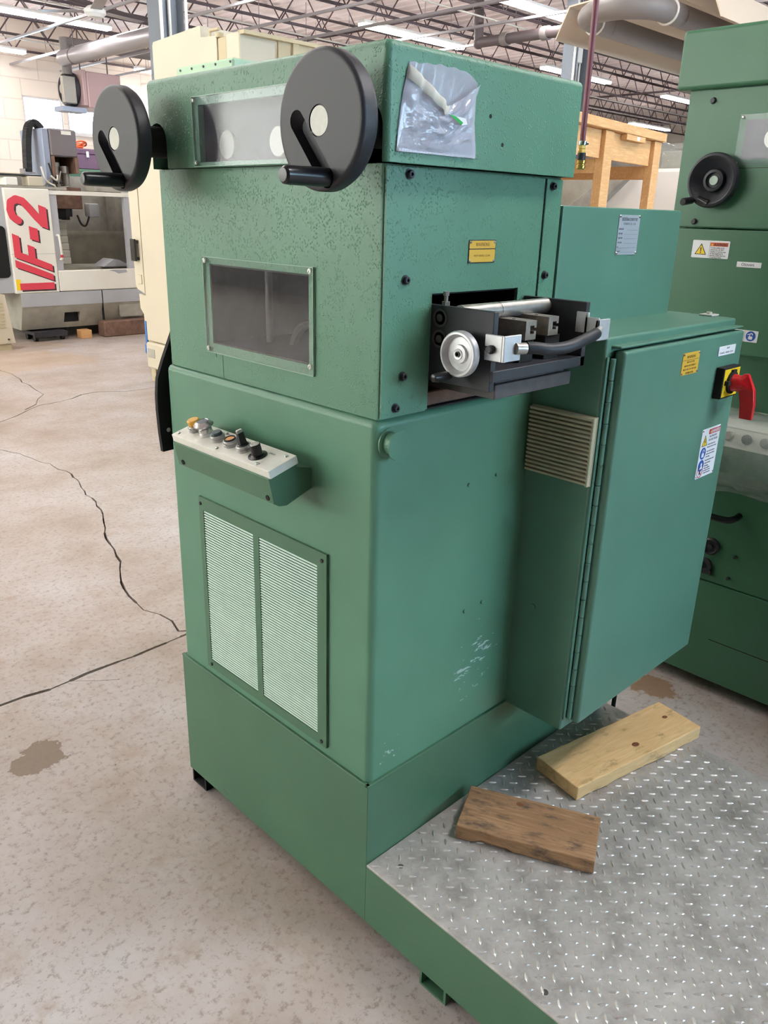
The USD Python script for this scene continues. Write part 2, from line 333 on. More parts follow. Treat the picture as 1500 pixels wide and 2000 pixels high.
def single(name, m, material, label, category, group=None, kind=None, smooth=32):
    path = uniq('/World', name); lo, hi = m.bounds; c = [(lo[0]+hi[0])/2, (lo[1]+hi[1])/2, lo[2]]
    m = m.copy(); m.apply_translation([-x for x in c])
    g = usdkit.mesh(stage, path, m, '/World/Looks/'+material, smooth=smooth); UsdGeom.Xformable(g).AddTranslateOp().Set(Gf.Vec3d(*map(float, c)))
    setdata(g.GetPrim(), label=label, category=category, group=group, kind=kind); return g
def copy_of(node, loc, label=None, group=None):
    name = node.path.rsplit('/', 1)[1]; path = uniq('/World', name); p = UsdGeom.Xform.Define(stage, path)
    src = stage.GetPrimAtPath(node.path)
    p.GetPrim().GetReferences().AddInternalReference(node.path); UsdGeom.Xformable(p).GetTranslateOp() if False else None
    p.GetPrim().GetAttribute('xformOp:translate').Set(Gf.Vec3d(*map(float, loc)))
    p.GetPrim().SetInstanceable(True); was = src.GetCustomData()
    setdata(p.GetPrim(), label=label or was.get('label'), category=was.get('category'), group=group or was.get('group')); return p
def struct(name): 
    path = uniq('/World', name); x = UsdGeom.Xform.Define(stage, path); setdata(x.GetPrim(), kind='structure'); return Node(path, np.eye(4))

# ================================================================== THE ROOM
RX0, RX1, RY0, RY1, RZ = -9.0, 31.0, -9.0, 18.0, 5.1
def jitter(pts, amp, step, seed):
    r = random.Random(seed); out = []
    for a, b in zip(pts[:-1], pts[1:]):
        a, b = np.array(a), np.array(b); L = np.linalg.norm(b-a); k = max(1, int(L/step)); nrm = np.array([-(b-a)[1], (b-a)[0]])/max(L, 1e-9)
        for i in range(k): out.append(tuple(a+(b-a)*i/k+nrm*(r.uniform(-amp, amp) if i or out else 0)))
    return out+[tuple(pts[-1])]
CRACKS = [([(-1.4, 1.35), (-.264, 1.468), (-.026, 1.460), (.214, 1.476), (.416, 1.474), (.8, 1.50)], .0055, .010, .06),
          ([(-.026, 1.46), (.10, 1.36)], .0022, .004, .06),
          ([(.60, 1.42), (.447, 1.527), (.443, 1.615), (.43, 1.774), (.45, 2.01), (.543, 2.211), (.70, 2.651), (.858, 3.118), (.98, 3.751), (.918, 4.31), (.7, 4.8)], .0045, .016, .07),
          ([(.4, 4.9), (1.118, 5.204), (1.423, 5.492), (2.165, 5.78), (2.375, 5.62), (3.4, 5.7)], .006, .03, .15),
          ([(1.2, 7.9), (1.9, 7.34), (1.78, 5.94), (1.42, 5.49)], .005, .03, .15)]
fl = struct('floor')
gaps = unary_union([Polygon() if w == 0 else unary_union([LineString([p, q]).buffer(w*random.Random(i*31+k).uniform(.5, 1.5), 2) for k, (p, q) in enumerate(zip(j[:-1], j[1:]))]) for i, (pts, w, a, s) in enumerate(CRACKS) for j in [jitter(pts, a, s, i)]])
part(fl, 'slab', prism(sbox(RX0, RY0, RX1, RY1).difference(gaps), .02, (0, 0, -.02), (np.eye(3)[0], np.eye(3)[1], np.eye(3)[2])), 'concrete', smooth=False)
part(fl, 'crack_bed', box(RX0, RX1, RY0, RY1, -.06, -.02), 'crack_dark', smooth=False)

mat('dark_cladding', (84, 80, 78), .7)
def wall(name, m, k='block_wall'): part(struct(name), 'blockwork', m, k, smooth=False)
WIN = [(6.80, 7.66), (7.76, 8.62)]; WZ0, WZ1 = 3.02, 3.68
wp = sbox(RX0, 0, RX1, RZ)
for a, b in WIN: wp = wp.difference(sbox(a, WZ0, b, WZ1))
wall('wall_back', prism(wp, .25, (0, RY1+.25, 0), FY))
ADDED_LWIN = [(2.0+k*3.1, 4.9+k*3.1) for k in range(5)]; LZ0, LZ1 = 1.4, 4.6  # unseen windows added and sized to throw daylight on the left-facing surfaces
lwp = sbox(-RY1, 0, -RY0, RZ)
for a, b in ADDED_LWIN: lwp = lwp.difference(sbox(-b, LZ0, -a, LZ1))
wall('wall_left', prism(lwp, .25, (RX0, 0, 0), FX), 'dark_cladding'); wall('wall_right', box(RX1, RX1+.25, RY0, RY1, 0, RZ)); 
UNSEEN_FWIN = [(1.4, 3.8), (4.2, 6.6), (10.2, 12.6), (13.0, 15.4), (15.8, 18.2)]; FZ0, FZ1 = 1.7, 3.9  # unseen windows; the three furthest right added for a cool sheen on the hood
fwp = sbox(RX0, 0, RX1, RZ)
for a, b in UNSEEN_FWIN: fwp = fwp.difference(sbox(a, FZ0, b, FZ1))
wall('wall_front', prism(fwp, .25, (0, RY0, 0), FY), 'dark_cladding')
for k, (a, b) in enumerate(WIN):
    w = struct(f'window_{k+1}'); t = .035
    part(w, 'window_frame', cat(box(a, b, RY1+.02, RY1+.09, WZ0, WZ0+t), box(a, b, RY1+.02, RY1+.09, WZ1-t, WZ1), box(a, a+t, RY1+.02, RY1+.09, WZ0+t, WZ1-t), box(b-t, b, RY1+.02, RY1+.09, WZ0+t, WZ1-t)), 'window_frame')
    part(w, 'pane', box(a+t, b-t, RY1+.05, RY1+.056, WZ0+t, WZ1-t), 'window_glass')
    part(w, 'window_sill', box(a-.05, b+.05, RY1-.05, RY1+.02, WZ0-.05, WZ0), 'window_frame')
for k, (a, b) in enumerate(UNSEEN_FWIN):
    w = struct(f'window_{k+3}'); t = .05; y0, y1 = RY0-.14, RY0-.08
    part(w, 'window_frame', cat(box(a, b, y0, y1, FZ0, FZ0+t), box(a, b, y0, y1, FZ1-t, FZ1), box(a, a+t, y0, y1, FZ0+t, FZ1-t), box(b-t, b, y0, y1, FZ0+t, FZ1-t)), 'window_frame')
    part(w, 'pane', box(a+t, b-t, y0+.03, y0+.036, FZ0+t, FZ1-t), 'window_glass')
for k, (a, b) in enumerate(ADDED_LWIN):
    w = struct(f'window_{k+len(UNSEEN_FWIN)+3}'); t = .05; x0, x1 = RX0-.14, RX0-.08
    part(w, 'window_frame', cat(box(x0, x1, a, b, LZ0, LZ0+t), box(x0, x1, a, b, LZ1-t, LZ1), box(x0, x1, a, a+t, LZ0+t, LZ1-t), box(x0, x1, b-t, b, LZ0+t, LZ1-t)), 'window_frame')
    part(w, 'pane', box(x0+.03, x0+.036, a+t, b-t, LZ0+t, LZ1-t), 'tinted_glass')
ce = struct('ceiling')
part(ce, 'roof_deck', box(RX0, RX1, RY0, RY1+.25, RZ, RZ+.08), 'roof_deck')
rib = []
for k in range(int((RX1-RX0)/.3)): rib.append(box(RX0+k*.3, RX0+k*.3+.06, 2, RY1, RZ-.03, RZ))
part(ce, 'deck_rib', cat(rib), 'roof_deck', kind='stuff', smooth=False)
def joist(y):
    zb, zt = 4.46, 5.04; w = []
    for z in (zb, zt):
        for s in (-1, 1): w.append(box(RX0+.05, RX1-.05, y+s*.024-.012, y+s*.024+.012, z-.004, z+.004)); w.append(box(RX0+.05, RX1-.05, y+s*.014-.003, y+s*.014+.003, z-.02, z+.02))
    j = part(ce, 'joist', cat(w), 'joist', smooth=False); w = []; x = RX0+.3; up = False
    while x < RX1-.5:
        a, b = ((x, zt), (x+.45, zb)) if up else ((x, zb), (x+.45, zt))
        w.append(cyl((a[0], y, a[1]), (b[0], y, b[1]), .013, 4)); x += .45; up = not up
    part(j, 'web', cat(w), 'joist', smooth=False)
y = RY0+.7
while y < RY1: joist(y); y += 1.62
for k in range(6):      # hung strut channels running across the joists
    x = 5.57+k*1.06
    part(ce, 'strut_channel', cat(box(x-.021, x+.021, 3.5, RY1-.02, 4.215, 4.219), box(x-.021, x-.017, 3.5, RY1-.02, 4.219, 4.25), box(x+.017, x+.021, 3.5, RY1-.02, 4.219, 4.25)), 'strut', smooth=False)
    part(ce, 'hanger_rod', cat([cyl((x, yy, 4.25), (x, yy, RZ), .006, 6) for yy in (4.2, 8.2, 12.2, 16.2)]), 'strut', smooth=False)
for k, yy in enumerate((4.9, 8.1, 11.4, 12.6, 15.9)):      # conduit runs along the joists
    part(ce, 'conduit', cyl((1.5, yy, 4.38), (RX1-.1, yy, 4.38), .014, 6), 'conduit', smooth=True)
for x in (2.3, 9.9, 19.4, 26.0):
    part(ce, 'bridging', cat(box(x, x+.04, RY0+.3, RY1-.1, 4.5, 4.506), box(x, x+.006, RY0+.3, RY1-.1, 4.5, 4.54)), 'joist', smooth=False)

# ------------------------------------------------------------------ fluorescent strip lights
def strip_light(x, y, label, cool=0, firsts={}):
    z = 4.3; first = firsts.setdefault(cool, [None])
    if first[0] is not None: return copy_of(first[0], (x, y, z), label, 'fluorescent strip lights')
    t = thing('strip_light', label, 'ceiling light', (x, y, z), group='fluorescent strip lights')
    part(t, 'housing', prism([(-.08, .036), (-.06, .085), (.06, .085), (.08, .036)], 2.44, (x-1.22, y, z), (np.array([0, 1., 0]), np.array([0, 0, 1.]), np.array([1., 0, 0]))), 'white_housing')
    for s in (-1, 1):
        part(t, 'lamp', box(x+(s*.61-.59), x+(s*.61+.59), y-.085, y+.085, z-.01, z+.035), 'lamp_aisle' if cool else 'lamp', label='lit lamp')
        part(t, 'hanger', cyl((x+s*.9, y, z+.085), (x+s*.9, y, RZ), .004, 6), 'strut')
    first[0] = t; return t
ROWS = [-6.2, -2.9, .5, 3.75, 7.0, 9.7, 13.35, 16.9]; COLS = [-5.6, -.7, 5.3, 10.1, 15.0, 19.9, 24.8]
named = {(5.3, 13.35): 'long lit fluorescent strip at the top left corner of the picture', (10.1, 7.0): 'bright fluorescent strip at the top edge right of the middle', (10.1, 9.7): 'lit fluorescent strip just above the corner of the green hood',
         (15.0, 9.7): 'lit fluorescent strip low behind the right end of the green hood', (19.9, 9.7): 'lit fluorescent strip beside the top of the neighbouring green machine', (24.8, 13.35): 'faraway lit fluorescent strip low behind the top of the timber crate', (5.3, 16.9): 'lit fluorescent strip at the left edge above the windows', (10.1, 16.9): 'short glimpse of a lit fluorescent strip left of the cream machine'}
SPOTS = [s for s in named]+[(5.3, .5), (10.1, .5), (5.3, 3.75), (10.1, 3.75), (5.3, 7.0), (.4, 3.75), (.4, 7.0), (-.7, 9.7), (5.3, 9.7), (-.7, 13.35), (10.1, 13.35), (15.0, 13.35), (19.9, 13.35), (15.0, 3.75), (-2.0, 5.4), (-4.55, 5.4), (2.1, -1.75), (2.1, -1.45), (7.0, -1.6)]
for x, yy in SPOTS: strip_light(x, yy, named.get((x, yy), 'white fluorescent strip light above the tread plate, outside the picture' if yy < 0 else 'white fluorescent strip light under the bar joists, outside the picture'), int(yy < 0))

# ================================================================== THE GREEN MACHINE
mc = thing('sizing_machine', 'green spatter-painted metal machine with two black handwheels, standing on channel feet with a tread plate', 'machine', (.48, .36, 0))
ZB, ZP, ZS, ZH0, ZH1, W = .418, .2109, 1.2027, 1.6244, 1.7939, .7327
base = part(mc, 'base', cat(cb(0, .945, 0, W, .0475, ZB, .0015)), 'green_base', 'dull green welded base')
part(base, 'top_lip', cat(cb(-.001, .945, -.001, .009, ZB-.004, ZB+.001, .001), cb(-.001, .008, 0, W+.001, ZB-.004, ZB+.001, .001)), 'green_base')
for (ya, yb) in ((.663, .731), (-.240, -.166), (-.93, -.86)):
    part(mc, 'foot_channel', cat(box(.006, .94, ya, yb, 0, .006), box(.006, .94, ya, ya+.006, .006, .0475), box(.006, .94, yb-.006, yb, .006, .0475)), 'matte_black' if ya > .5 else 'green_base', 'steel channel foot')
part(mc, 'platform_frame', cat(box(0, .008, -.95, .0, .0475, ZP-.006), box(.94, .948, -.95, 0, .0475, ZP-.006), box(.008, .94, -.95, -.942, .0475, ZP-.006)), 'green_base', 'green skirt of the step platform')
tp = part(mc, 'tread_plate', cb(-.001, .949, -.951, -.0015, ZP-.006, ZP, .0012), 'tread', 'grey steel checker plate')
lugs = []; rl = random.Random(3); q = math.sqrt(.5); P_ = .0262
for i in range(-45, 60):
    for j in range(-60, 45):
        x, yy = (i+j)*q*P_+.012, (j-i)*q*P_-.018
        if not (.010 < x < .938 and -.94 < yy < -.012): continue
        d = np.array([q, -q]) if (i+j) % 2 == 0 else np.array([q, q]); e = np.array([-d[1], d[0]]); L, B, H = .0120, .0034, .0023
        c = np.array([x, yy]); pts = [c-d*L, c-d*L*.35+e*B, c+d*L*.35+e*B, c+d*L, c+d*L*.35-e*B, c-d*L*.35-e*B]; top = [c-d*L*.55, c+d*L*.55]
        V = [(*p, ZP-.0003) for p in pts]+[(*p, ZP+H) for p in top]
        F = [[0, 6, 1], [1, 6, 7], [1, 7, 2], [2, 7, 3], [3, 7, 4], [4, 7, 6], [4, 6, 5], [5, 6, 0]]
        lugs.append(trimesh.Trimesh(V, [f[::-1] for f in F], process=False))
part(tp, 'raised_lug', cat(lugs), 'lug_metal', kind='stuff', smooth=False)
for x, yy in ((.052, -.055), (.03, -.45), (.55, -.9)): part(tp, 'plug_weld', lathe([(0, .0006), (.006, .0006), (.0066, 0)], (x, yy, ZP), (0, 0, 1), 14), 'brown_steel')

lb = diff(rb(.0055, .945, .0055, W-.0055, ZB-.03, ZS, .016, 4), box(-1, 2, -1, 2, 0, ZB+.0015))
lower = part(mc, 'lower_body', lb, 'green_paint', smooth=40)
# upper body with openings
ub = rb(.012, .513, .009, .7114, ZS-.05, ZH0+.05, .006, 2)
ub = diff(ub, box(-1, 2, -1, 2, 0, ZS+.0005), box(-1, 2, -1, 2, ZH0-.0005, 3), box(.135, .389, -.1, .30, ZS-.1, 1.4165), box(-.1, .30, .199, .527, 1.274, 1.440))
upper = part(mc, 'upper_body', ub, 'green_spatter', smooth=40)
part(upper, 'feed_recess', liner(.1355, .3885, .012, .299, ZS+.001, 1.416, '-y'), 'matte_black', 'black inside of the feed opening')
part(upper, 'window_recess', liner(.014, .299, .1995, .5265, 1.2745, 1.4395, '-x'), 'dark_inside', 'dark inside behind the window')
part(upper, 'pulley', lathe([(.07, 0), (.075, .004), (.075, .02), (.07, .024), (.062, .02), (.062, .004), (.07, 0)], (.12, .33, 1.26), (1, 0, 0), 40), 'brown_steel')
part(upper, 'pulley', lathe([(.07, 0), (.075, .004), (.075, .02), (.07, .024), (.062, .02), (.062, .004), (.07, 0)], (.14, .235, 1.40), (1, 0, 0), 40), 'brown_steel')
part(upper, 'inner_rod', cyl((.10, .44, 1.28), (.10, .44, 1.435), .008, 12), 'brown_steel')
part(upper, 'red_slide', cb(.15, .375, .02, .2, ZS+.005, 1.235, .002), 'mill_rust', 'dark red slide under the feed head')
# front plates on the right-hand face
fp = prism(sbox(.016, ZS+.004, .4500, ZH0-.004).difference(sbox(.1362, ZS-.1, .3888, 1.4165)), .0042, (0, .0092, 0), FY)
front = part(mc, 'front_panel', fp, 'green_spatter')
side = part(mc, 'side_strip', cb(.4575, .5118, .005, .0092, ZS+.004, ZH0-.004, .001), 'green_spatter')
part(mc, 'panel_gap', box(.4502, .4573, .0085, .0093, ZS+.004, ZH0-.004), 'matte_black')
def cap_screw(parent, o, fr, r=.0064, h=.008):
    s = diff(place(lathe([(0, 0), (r*1.35, 0), (r*1.35, .0012), (r, .0012), (r, h-.001), (r-.001, h), (0, h)], (0, 0, 0), (0, 0, 1), 18), o, *fr), place(cyl((0, 0, h-.004), (0, 0, h+.01), r*.5, 6), o, *fr))
    return part(parent, 'cap_screw', s, 'black_steel', 'black socket head screw')
for x, z in ((.0667, 1.610), (.0655, 1.4423), (.0659, 1.2766), (.0502, 1.2211)): cap_screw(front, (x, .005, z), FY)
for x, z in ((.4757, 1.607), (.4737, 1.4383), (.474, 1.27)): cap_screw(side, (x, .005, z), FY)

def drive_screw(parent, o, fr, r=.003, m='bright_steel'): part(parent, 'screw', place(lathe([(0, .0022), (r*.6, .0018), (r, .0006), (r, 0)], (0, 0, 0), (0, 0, 1), 12), o, *fr), m)
def slot_screw(parent, o, fr, r=.0058, ang=60, m='screw_pale'):
    s = place(diff(lathe([(0, 0), (r, 0), (r, .001), (r*.75, .0028), (0, .0034)], (0, 0, 0), (0, 0, 1), 18), rot(box(-r*1.2, r*1.2, -.0007, .0007, .0018, .01), ang, (0, 0, 0))), o, *fr)
    part(parent, 'screw', s, m)
def plate(parent, name, o, fr, w, h, material, t=.0015, r=.003, label=None): return part(parent, name, prism(rrect(w, h, r), t, o, fr), material, label)
# yellow warning plate
o = np.array([.2678, .005, 1.4868]); wpn = part(mc, 'warning_plate', prism(rrect(.078, .041, .002), .0012, o, FY), 'ink', 'yellow plate reading WARNING KEEP HANDS CLEAR')
part(wpn, 'face', cat(prism(rrect(.075, .0138, .0015), .0006, uvh(o, FY, 0, .0122, .0012), FY), prism(rrect(.075, .0225, .0015), .0006, uvh(o, FY, 0, -.0076, .0012), FY)), 'sign_yellow')
part(wpn, 'lettering', cat(text('WARNING', .0062, uvh(o, FY, 0, .0094, .0017), FY, width=.040), text('KEEP HANDS CLEAR', .0032, uvh(o, FY, 0, -.009, .0017), FY, width=.047)), 'ink_brown', smooth=False)
for a in (-1, 1):
    for b in (-1, 1): drive_screw(wpn, uvh(o, FY, a*.035, b*.0165, .0016), FY, .0026)

# hood: a hollow cap
hd = rb(-.0125, .5153, -.0215, .7009, ZH0-.05, ZH1, .012, 4)
sleeves = []
for yc in (.664, .0247):
    u = Point(0, 0).buffer(.036, 16).union(sbox(-.036, -.2, .036, 0)); sleeves.append(prism(u, .06, (.03, yc, 1.675), FX))
hd = diff(hd, box(-1, 2, -1, 2, 0, ZH0), box(.0, .503, -.009, .688, 0, ZH1-.012), box(-.1, .01, .19, .503, 1.6335, 1.735), *sleeves)
hood = part(mc, 'hood', hd, 'green_spatter', smooth=40)
part(hood, 'dial_panel', box(.035, .04, .10, .60, ZH0+.002, 1.775), 'dial_panel')
for yc in (.470, .305): part(hood, 'dial', cyl((.034, yc, 1.667), (.028, yc, 1.667), .026, 28, .001), 'cap_grey', 'pale dial disc')
wn = part(hood, 'hood_window', prism(sbox(-.518, 1.626, -.165, 1.7497), .004, (-.0132, 0, 0), FX), 'plexi_hazy', 'hazy clear plastic window')
part(wn, 'pane_edge', prism((lambda p: p.difference(p.buffer(-.0011)))(sbox(-.5185, 1.6255, -.1645, 1.7502)), .0044, (-.0130, 0, 0), FX), 'plexi_edge')
for yc, zc in ((.511, 1.743), (.511, 1.633)): slot_screw(wn, (-.0172, yc, zc), FX, .0042)
for x, z in ((.2352, 1.7093), (.2732, 1.667)): part(hood, 'screw_hole', cyl((x, -.0216, z), (x, -.0221, z), .0034, 14), 'matte_black')
# lower window
wn = part(mc, 'window_pane', prism(sbox(-.5455, 1.2554, -.1820, 1.4535), .004, (.0113, 0, 0), FX), 'plexi', 'clear plastic window plate')
part(wn, 'pane_edge', prism((lambda p: p.difference(p.buffer(-.0012)))(sbox(-.5460, 1.2549, -.1815, 1.4540)), .0045, (.0115, 0, 0), FX), 'plexi_edge')
for yc, zc in ((.538, 1.446), (.1895, 1.4465), (.1905, 1.2725), (.5375, 1.263)): slot_screw(wn, (.0073, yc, zc), FX)
st = [LineString([(-.517, 1.2555), (-.5165, 1.247)]), LineString([(-.4925, 1.2555), (-.4918, 1.238), (-.4910, 1.2045)])]
part(mc, 'oil_drip', cat(prism(st[0].buffer(.0011), .0003, (.0119, 0, 0), FX), prism(st[1].buffer(.0008), .0003, (.0119, 0, 0), FX)), 'ink')

# handwheels
def handwheel(parent, yc, zc, xf=-.11, R=.098):
    disc = lathe([(0, 0), (R-.0085, 0), (R-.004, -.001), (R-.001, -.0035), (R, -.007), (R, -.024), (R-.004, -.032), (R-.012, -.036), (0, -.036)], (0, 0, 0), (0, 0, 1), 72)
    a0, a1 = np.array([-.052, .002]), np.array([.018, -.078]); d = (a1-a0)/np.linalg.norm(a1-a0)
    groove = trimesh.convex.convex_hull(np.vstack([cyl((*a0, -.002), (*a0, .05), .0155, 20).vertices, cyl((*a1, -.020), (*a1, .05), .0155, 20).vertices, cyl((*(a0+d*.01), -.016), (*(a0+d*.01), .05), .012, 20).vertices]))
    disc = diff(disc, groove, cyl((0, 0, -.0025), (0, 0, .01), .0225, 40))
    h = part(parent, 'handwheel', place(disc, (xf, yc, zc), *FX), 'black_plastic', 'black solid-disc handwheel', smooth=35)
    part(h, 'hub_cap', place(lathe([(0, -.0008), (.0205, -.0008), (.0215, -.002), (.0215, -.003)], (0, 0, 0), (0, 0, 1), 36), (xf, yc, zc), *FX), 'cap_grey', 'pale grey metal cap')
    hp = np.array([-.0155*-1, -.078])
    part(h, 'crank_handle', place(lathe([(0, -.020), (.012, -.020), (.0135, -.012), (.0138, .02), (.0133, .072), (.0125, .079), (.0095, .0825), (0, .083)], (*a1, 0), (0, 0, 1), 28), (xf, yc, zc), *FX), 'black_handle', 'glossy black crank handle')
    part(h, 'hub', place(lathe([(0, -.03), (.030, -.03), (.030, -.14), (0, -.14)], (0, 0, 0), (0, 0, 1), 32), (xf, yc, zc), *FX), 'matte_black')
for yc in (.664, .0247): handwheel(mc, yc, 1.6752)

# push-button control box on the front
prof = [(.008, 1.0737), (-.0312, 1.0832), (-.0336, 1.0909), (-.0995, 1.0720), (-.0884, 1.0195), (-.0763, 1.0124), (-.0577, 1.0101), (-.0127, 1.0265), (.008, 1.0335)]
FYU = (np.array([1., 0, 0]), np.array([0, 0, 1.]), np.array([0, -1., 0]))
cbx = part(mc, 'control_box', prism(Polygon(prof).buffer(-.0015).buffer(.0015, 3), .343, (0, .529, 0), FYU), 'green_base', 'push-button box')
lid_n = np.array([-.272, 0, .962]); lid_u = np.array([0, -1., 0]); lid_v = np.cross(lid_n, lid_u)
LF = (lid_u, lid_v, lid_n); LO = np.array([-.0677, .3575, 1.0983])
m = rb(-.1745, .1745, -.0355, .0355, -.0178, 0, .0022, 2); lid = part(cbx, 'cover_plate', place(m, LO, *LF), 'plate_white', 'scuffed white cover plate')
for a, b in ((-.160, -.024), (-.012, -.026), (.128, -.027), (.158, .022), (-.05, .027)): slot_screw(cbx, uvh(LO, LF, a, b, -.0002), LF, .0042, 20)
def bezel(a, b=.002, r=.0158): return part(cbx, 'button_bezel', place(lathe([(0, .004), (.0115, .004), (.0125, .013), (r-.002, .013), (r, .011), (r, .0075), (r-.001, .007), (r-.001, .006), (r, .0055), (r, 0), (0, 0)], (0, 0, 0), (0, 0, 1), 32), uvh(LO, LF, a, b), LF[0], LF[1], LF[2]), 'bezel_grey', 'grey metal button ring')
def btn(a, b, prof, material, label): return part(cbx, 'push_button', place(lathe(prof, (0, 0, 0), (0, 0, 1), 30), uvh(LO, LF, a, b), *LF), material, label)
bezel(-.134, .004); btn(-.134, .004, [(0, .026), (.0115, .026), (.0135, .024), (.0135, .021), (.0115, .014), (.0115, .005)], 'button_yellow', 'raised amber push button')
bz = part(cbx, 'nut', place(lathe([(0, 0), (.0165, 0), (.0165, .006), (.0145, .008), (.0145, .017), (0, .017)], (0, 0, 0), (0, 0, 1), 12), uvh(LO, LF, -.090, .002), *LF), 'bright_steel')
btn(-.090, .002, [(0, .031), (.012, .0315), (.0125, .0325), (.016, .031), (.0215, .026), (.021, .023), (.013, .020), (.0125, .017), (0, .017)], 'bright_steel', 'chrome mushroom push button')
part(cbx, 'button_centre', place(lathe([(0, .0325), (.0105, .0322), (.0115, .031)], (0, 0, 0), (0, 0, 1), 28), uvh(LO, LF, -.090, .002), *LF), 'ink_grey')
bezel(-.043, 0); btn(-.043, 0, [(0, .0195), (.010, .019), (.0118, .017), (.0122, .013), (.0122, .005)], 'button_dark', 'dark grey push button')
bezel(.006, -.001); btn(.006, -.001, [(0, .0145), (.0098, .0145), (.0100, .013)], 'button_orange', 'flat orange push button'); part(cbx, 'button_shroud', place(lathe([(.0100, .0135), (.0100, .0160), (.0122, .0160), (.0124, .012)], (0, 0, 0), (0, 0, 1), 30), uvh(LO, LF, .006, -.001), *LF), 'ink')
bezel(.053, -.002); part(cbx, 'selector_switch', cat(place(lathe([(0, .015), (.0095, .015), (.0118, .0135), (.0118, .005)], (0, 0, 0), (0, 0, 1), 28), uvh(LO, LF, .053, -.002), *LF), place(trimesh.convex.convex_hull(np.vstack([box(-.005, .005, -.008, .008, .012, .013).vertices, box(-.0035, .0035, -.0062, .0062, .034, .040).vertices])), uvh(LO, LF, .053, -.002), *LF)), 'black_handle', 'black selector switch')
part(cbx, 'selector_tip', place(rb(-.0037, .0037, -.0064, .0064, .0385, .0455, .001, 1), uvh(LO, LF, .053, -.002), *LF), 'steel')
part(cbx, 'dial_knob', place(lathe([(0, 0), (.0195, 0), (.0195, .0015), (.014, .003), (.0112, .0045), (.0108, .025), (.010, .026), (0, .026)], (0, 0, 0), (0, 0, 1), 32), uvh(LO, LF, .100, -.004), *LF), 'black_handle', 'black potentiometer knob')
part(cbx, 'knob_cap', place(lathe([(0, .0268), (.0092, .0266), (.0098, .0255)], (0, 0, 0), (0, 0, 1), 28), uvh(LO, LF, .100, -.004), *LF), 'steel')
part(cbx, 'lettering', cat(text('SPEED', .0042, uvh(LO, LF, .123, .013, 0), LF), text('START', .0034, uvh(LO, LF, -.045, .024, 0), LF), text('STOP', .0034, uvh(LO, LF, .004, .022, 0), LF)), 'ink_grey', smooth=False)
ff = np.array([-.978, 0, -.207])
for yc in (.508, .202): part(cbx, 'screw_hole', cyl(np.array([-.0905, yc, 1.029]), np.array([-.0905, yc, 1.029])+ff*.0016, .0056, 16), 'matte_black')

# ventilation grille on the front
gp = sbox(-.6035, .4412, -.1340, .9050)
for a, b in ((.385, .5855), (.1635, .364)): gp = gp.difference(sbox(-b, .4655, -a, .8725))
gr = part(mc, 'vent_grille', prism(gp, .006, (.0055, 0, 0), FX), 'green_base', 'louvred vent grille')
part(gr, 'grille_backing', box(.0045, .0053, .15, .595, .455, .885), 'grille_dark')
for a, b in ((.385, .5855), (.1635, .364)):
    sl = []
    for k in range(62):
        z = .4655+.407*(k+.5)/62; sl.append(rot(box(.0008, .0022, a, b, z-.0019, z+.0019), 24, (.0015, 0, z), (0, 1, 0)))
    part(gr, 'louvre_slat', cat(sl), 'grille_pale', 'pale fine louvre slats', 'stuff', smooth=False)
for yc, zc in ((.596, .888), (.148, .888), (.585, .452), (.150, .452)): slot_screw(gr, (-.0005, yc, zc), FX, .0045, 30, 'black_steel')

# round plug, small bolts on the right-hand face of the lower body
pg = part(mc, 'round_plug', lathe([(0, 0), (.0285, 0), (.0285, .003), (.0205, .004), (.0205, .022), (.0268, .023), (.028, .025), (.0275, .027), (0, .0275)], (.0395, .006, 1.1585), (0, -1, 0), 40), 'green_paint', 'green round plug knob')
for x, z in ((.2748, 1.0273), (.3663, 1.0306), (.2883, .7306), (.3486, .7330)): part(lower, 'small_bolt', lathe([(0, 0), (.0042, 0), (.0042, .003), (.003, .0042), (0, .0042)], (x, .0056, z), (0, -1, 0), 12), 'green_paint')
# black belt guard sticking out behind the left side
bg = [(.06, 1.33), (.0399, 1.2693), (.012, 1.21), (-.0065, 1.165), (-.0113, 1.125), (-.0120, 1.087), (-.0100, 1.03), (-.0061, .983), (.0154, .9842), (.4, .99), (.4, 1.33)]
gd = part(mc, 'belt_guard', prism(Polygon(bg), .012, (0, .757, 0), FYU), 'matte_black', 'black curved belt guard')
part(gd, 'screw', lathe([(0, .003), (.004, .002), (.0055, 0)], (.0125, .745, 1.036), (0, -1, 0), 14), 'cap_grey')
part(gd, 'standoff', cat(box(.1, .14, W-.02, .746, 1.05, 1.09), box(.3, .34, W-.02, .746, 1.05, 1.09)), 'matte_black')

# ------------------------------------------------------------------ feed head with slides
fh = part(mc, 'feed_head', cat(cb(.137, .1505, -.137, .25, 1.262, 1.398, .001), cb(.410, .4242, -.142, .004, 1.2795, 1.4005, .001), cb(.1375, .4240, -.142, .2, 1.2793, 1.2985, .001)), 'black_steel', 'black plate feed head')
part(fh, 'lower_block', cat(cb(.163, .400, -.130, .2, 1.2445, 1.2705, .001), box(.175, .39, -.12, .2, 1.2705, 1.2795)), 'brown_steel', 'brownish ground block')
part(fh, 'roller', cyl((.1505, -.050, 1.3865), (.410, -.050, 1.3865), .0145, 32), 'steel', 'steel roller')
part(fh, 'roller_collar', cyl((.255, -.050, 1.3865), (.257, -.050, 1.3865), .0150, 32), 'bright_steel')
def cchannel(x0, w, z0, z1, y0, y1):
    p = sbox(x0, z0, x0+w, z1).difference(sbox(x0+w*.42, z0+.010, x0+w*.8, z1-.009)).difference(sbox(x0+w*.7, z0+.015, x0+w+.01, z1-.013)); return prism(p, y0-y1, (0, y0, 0), FYU)
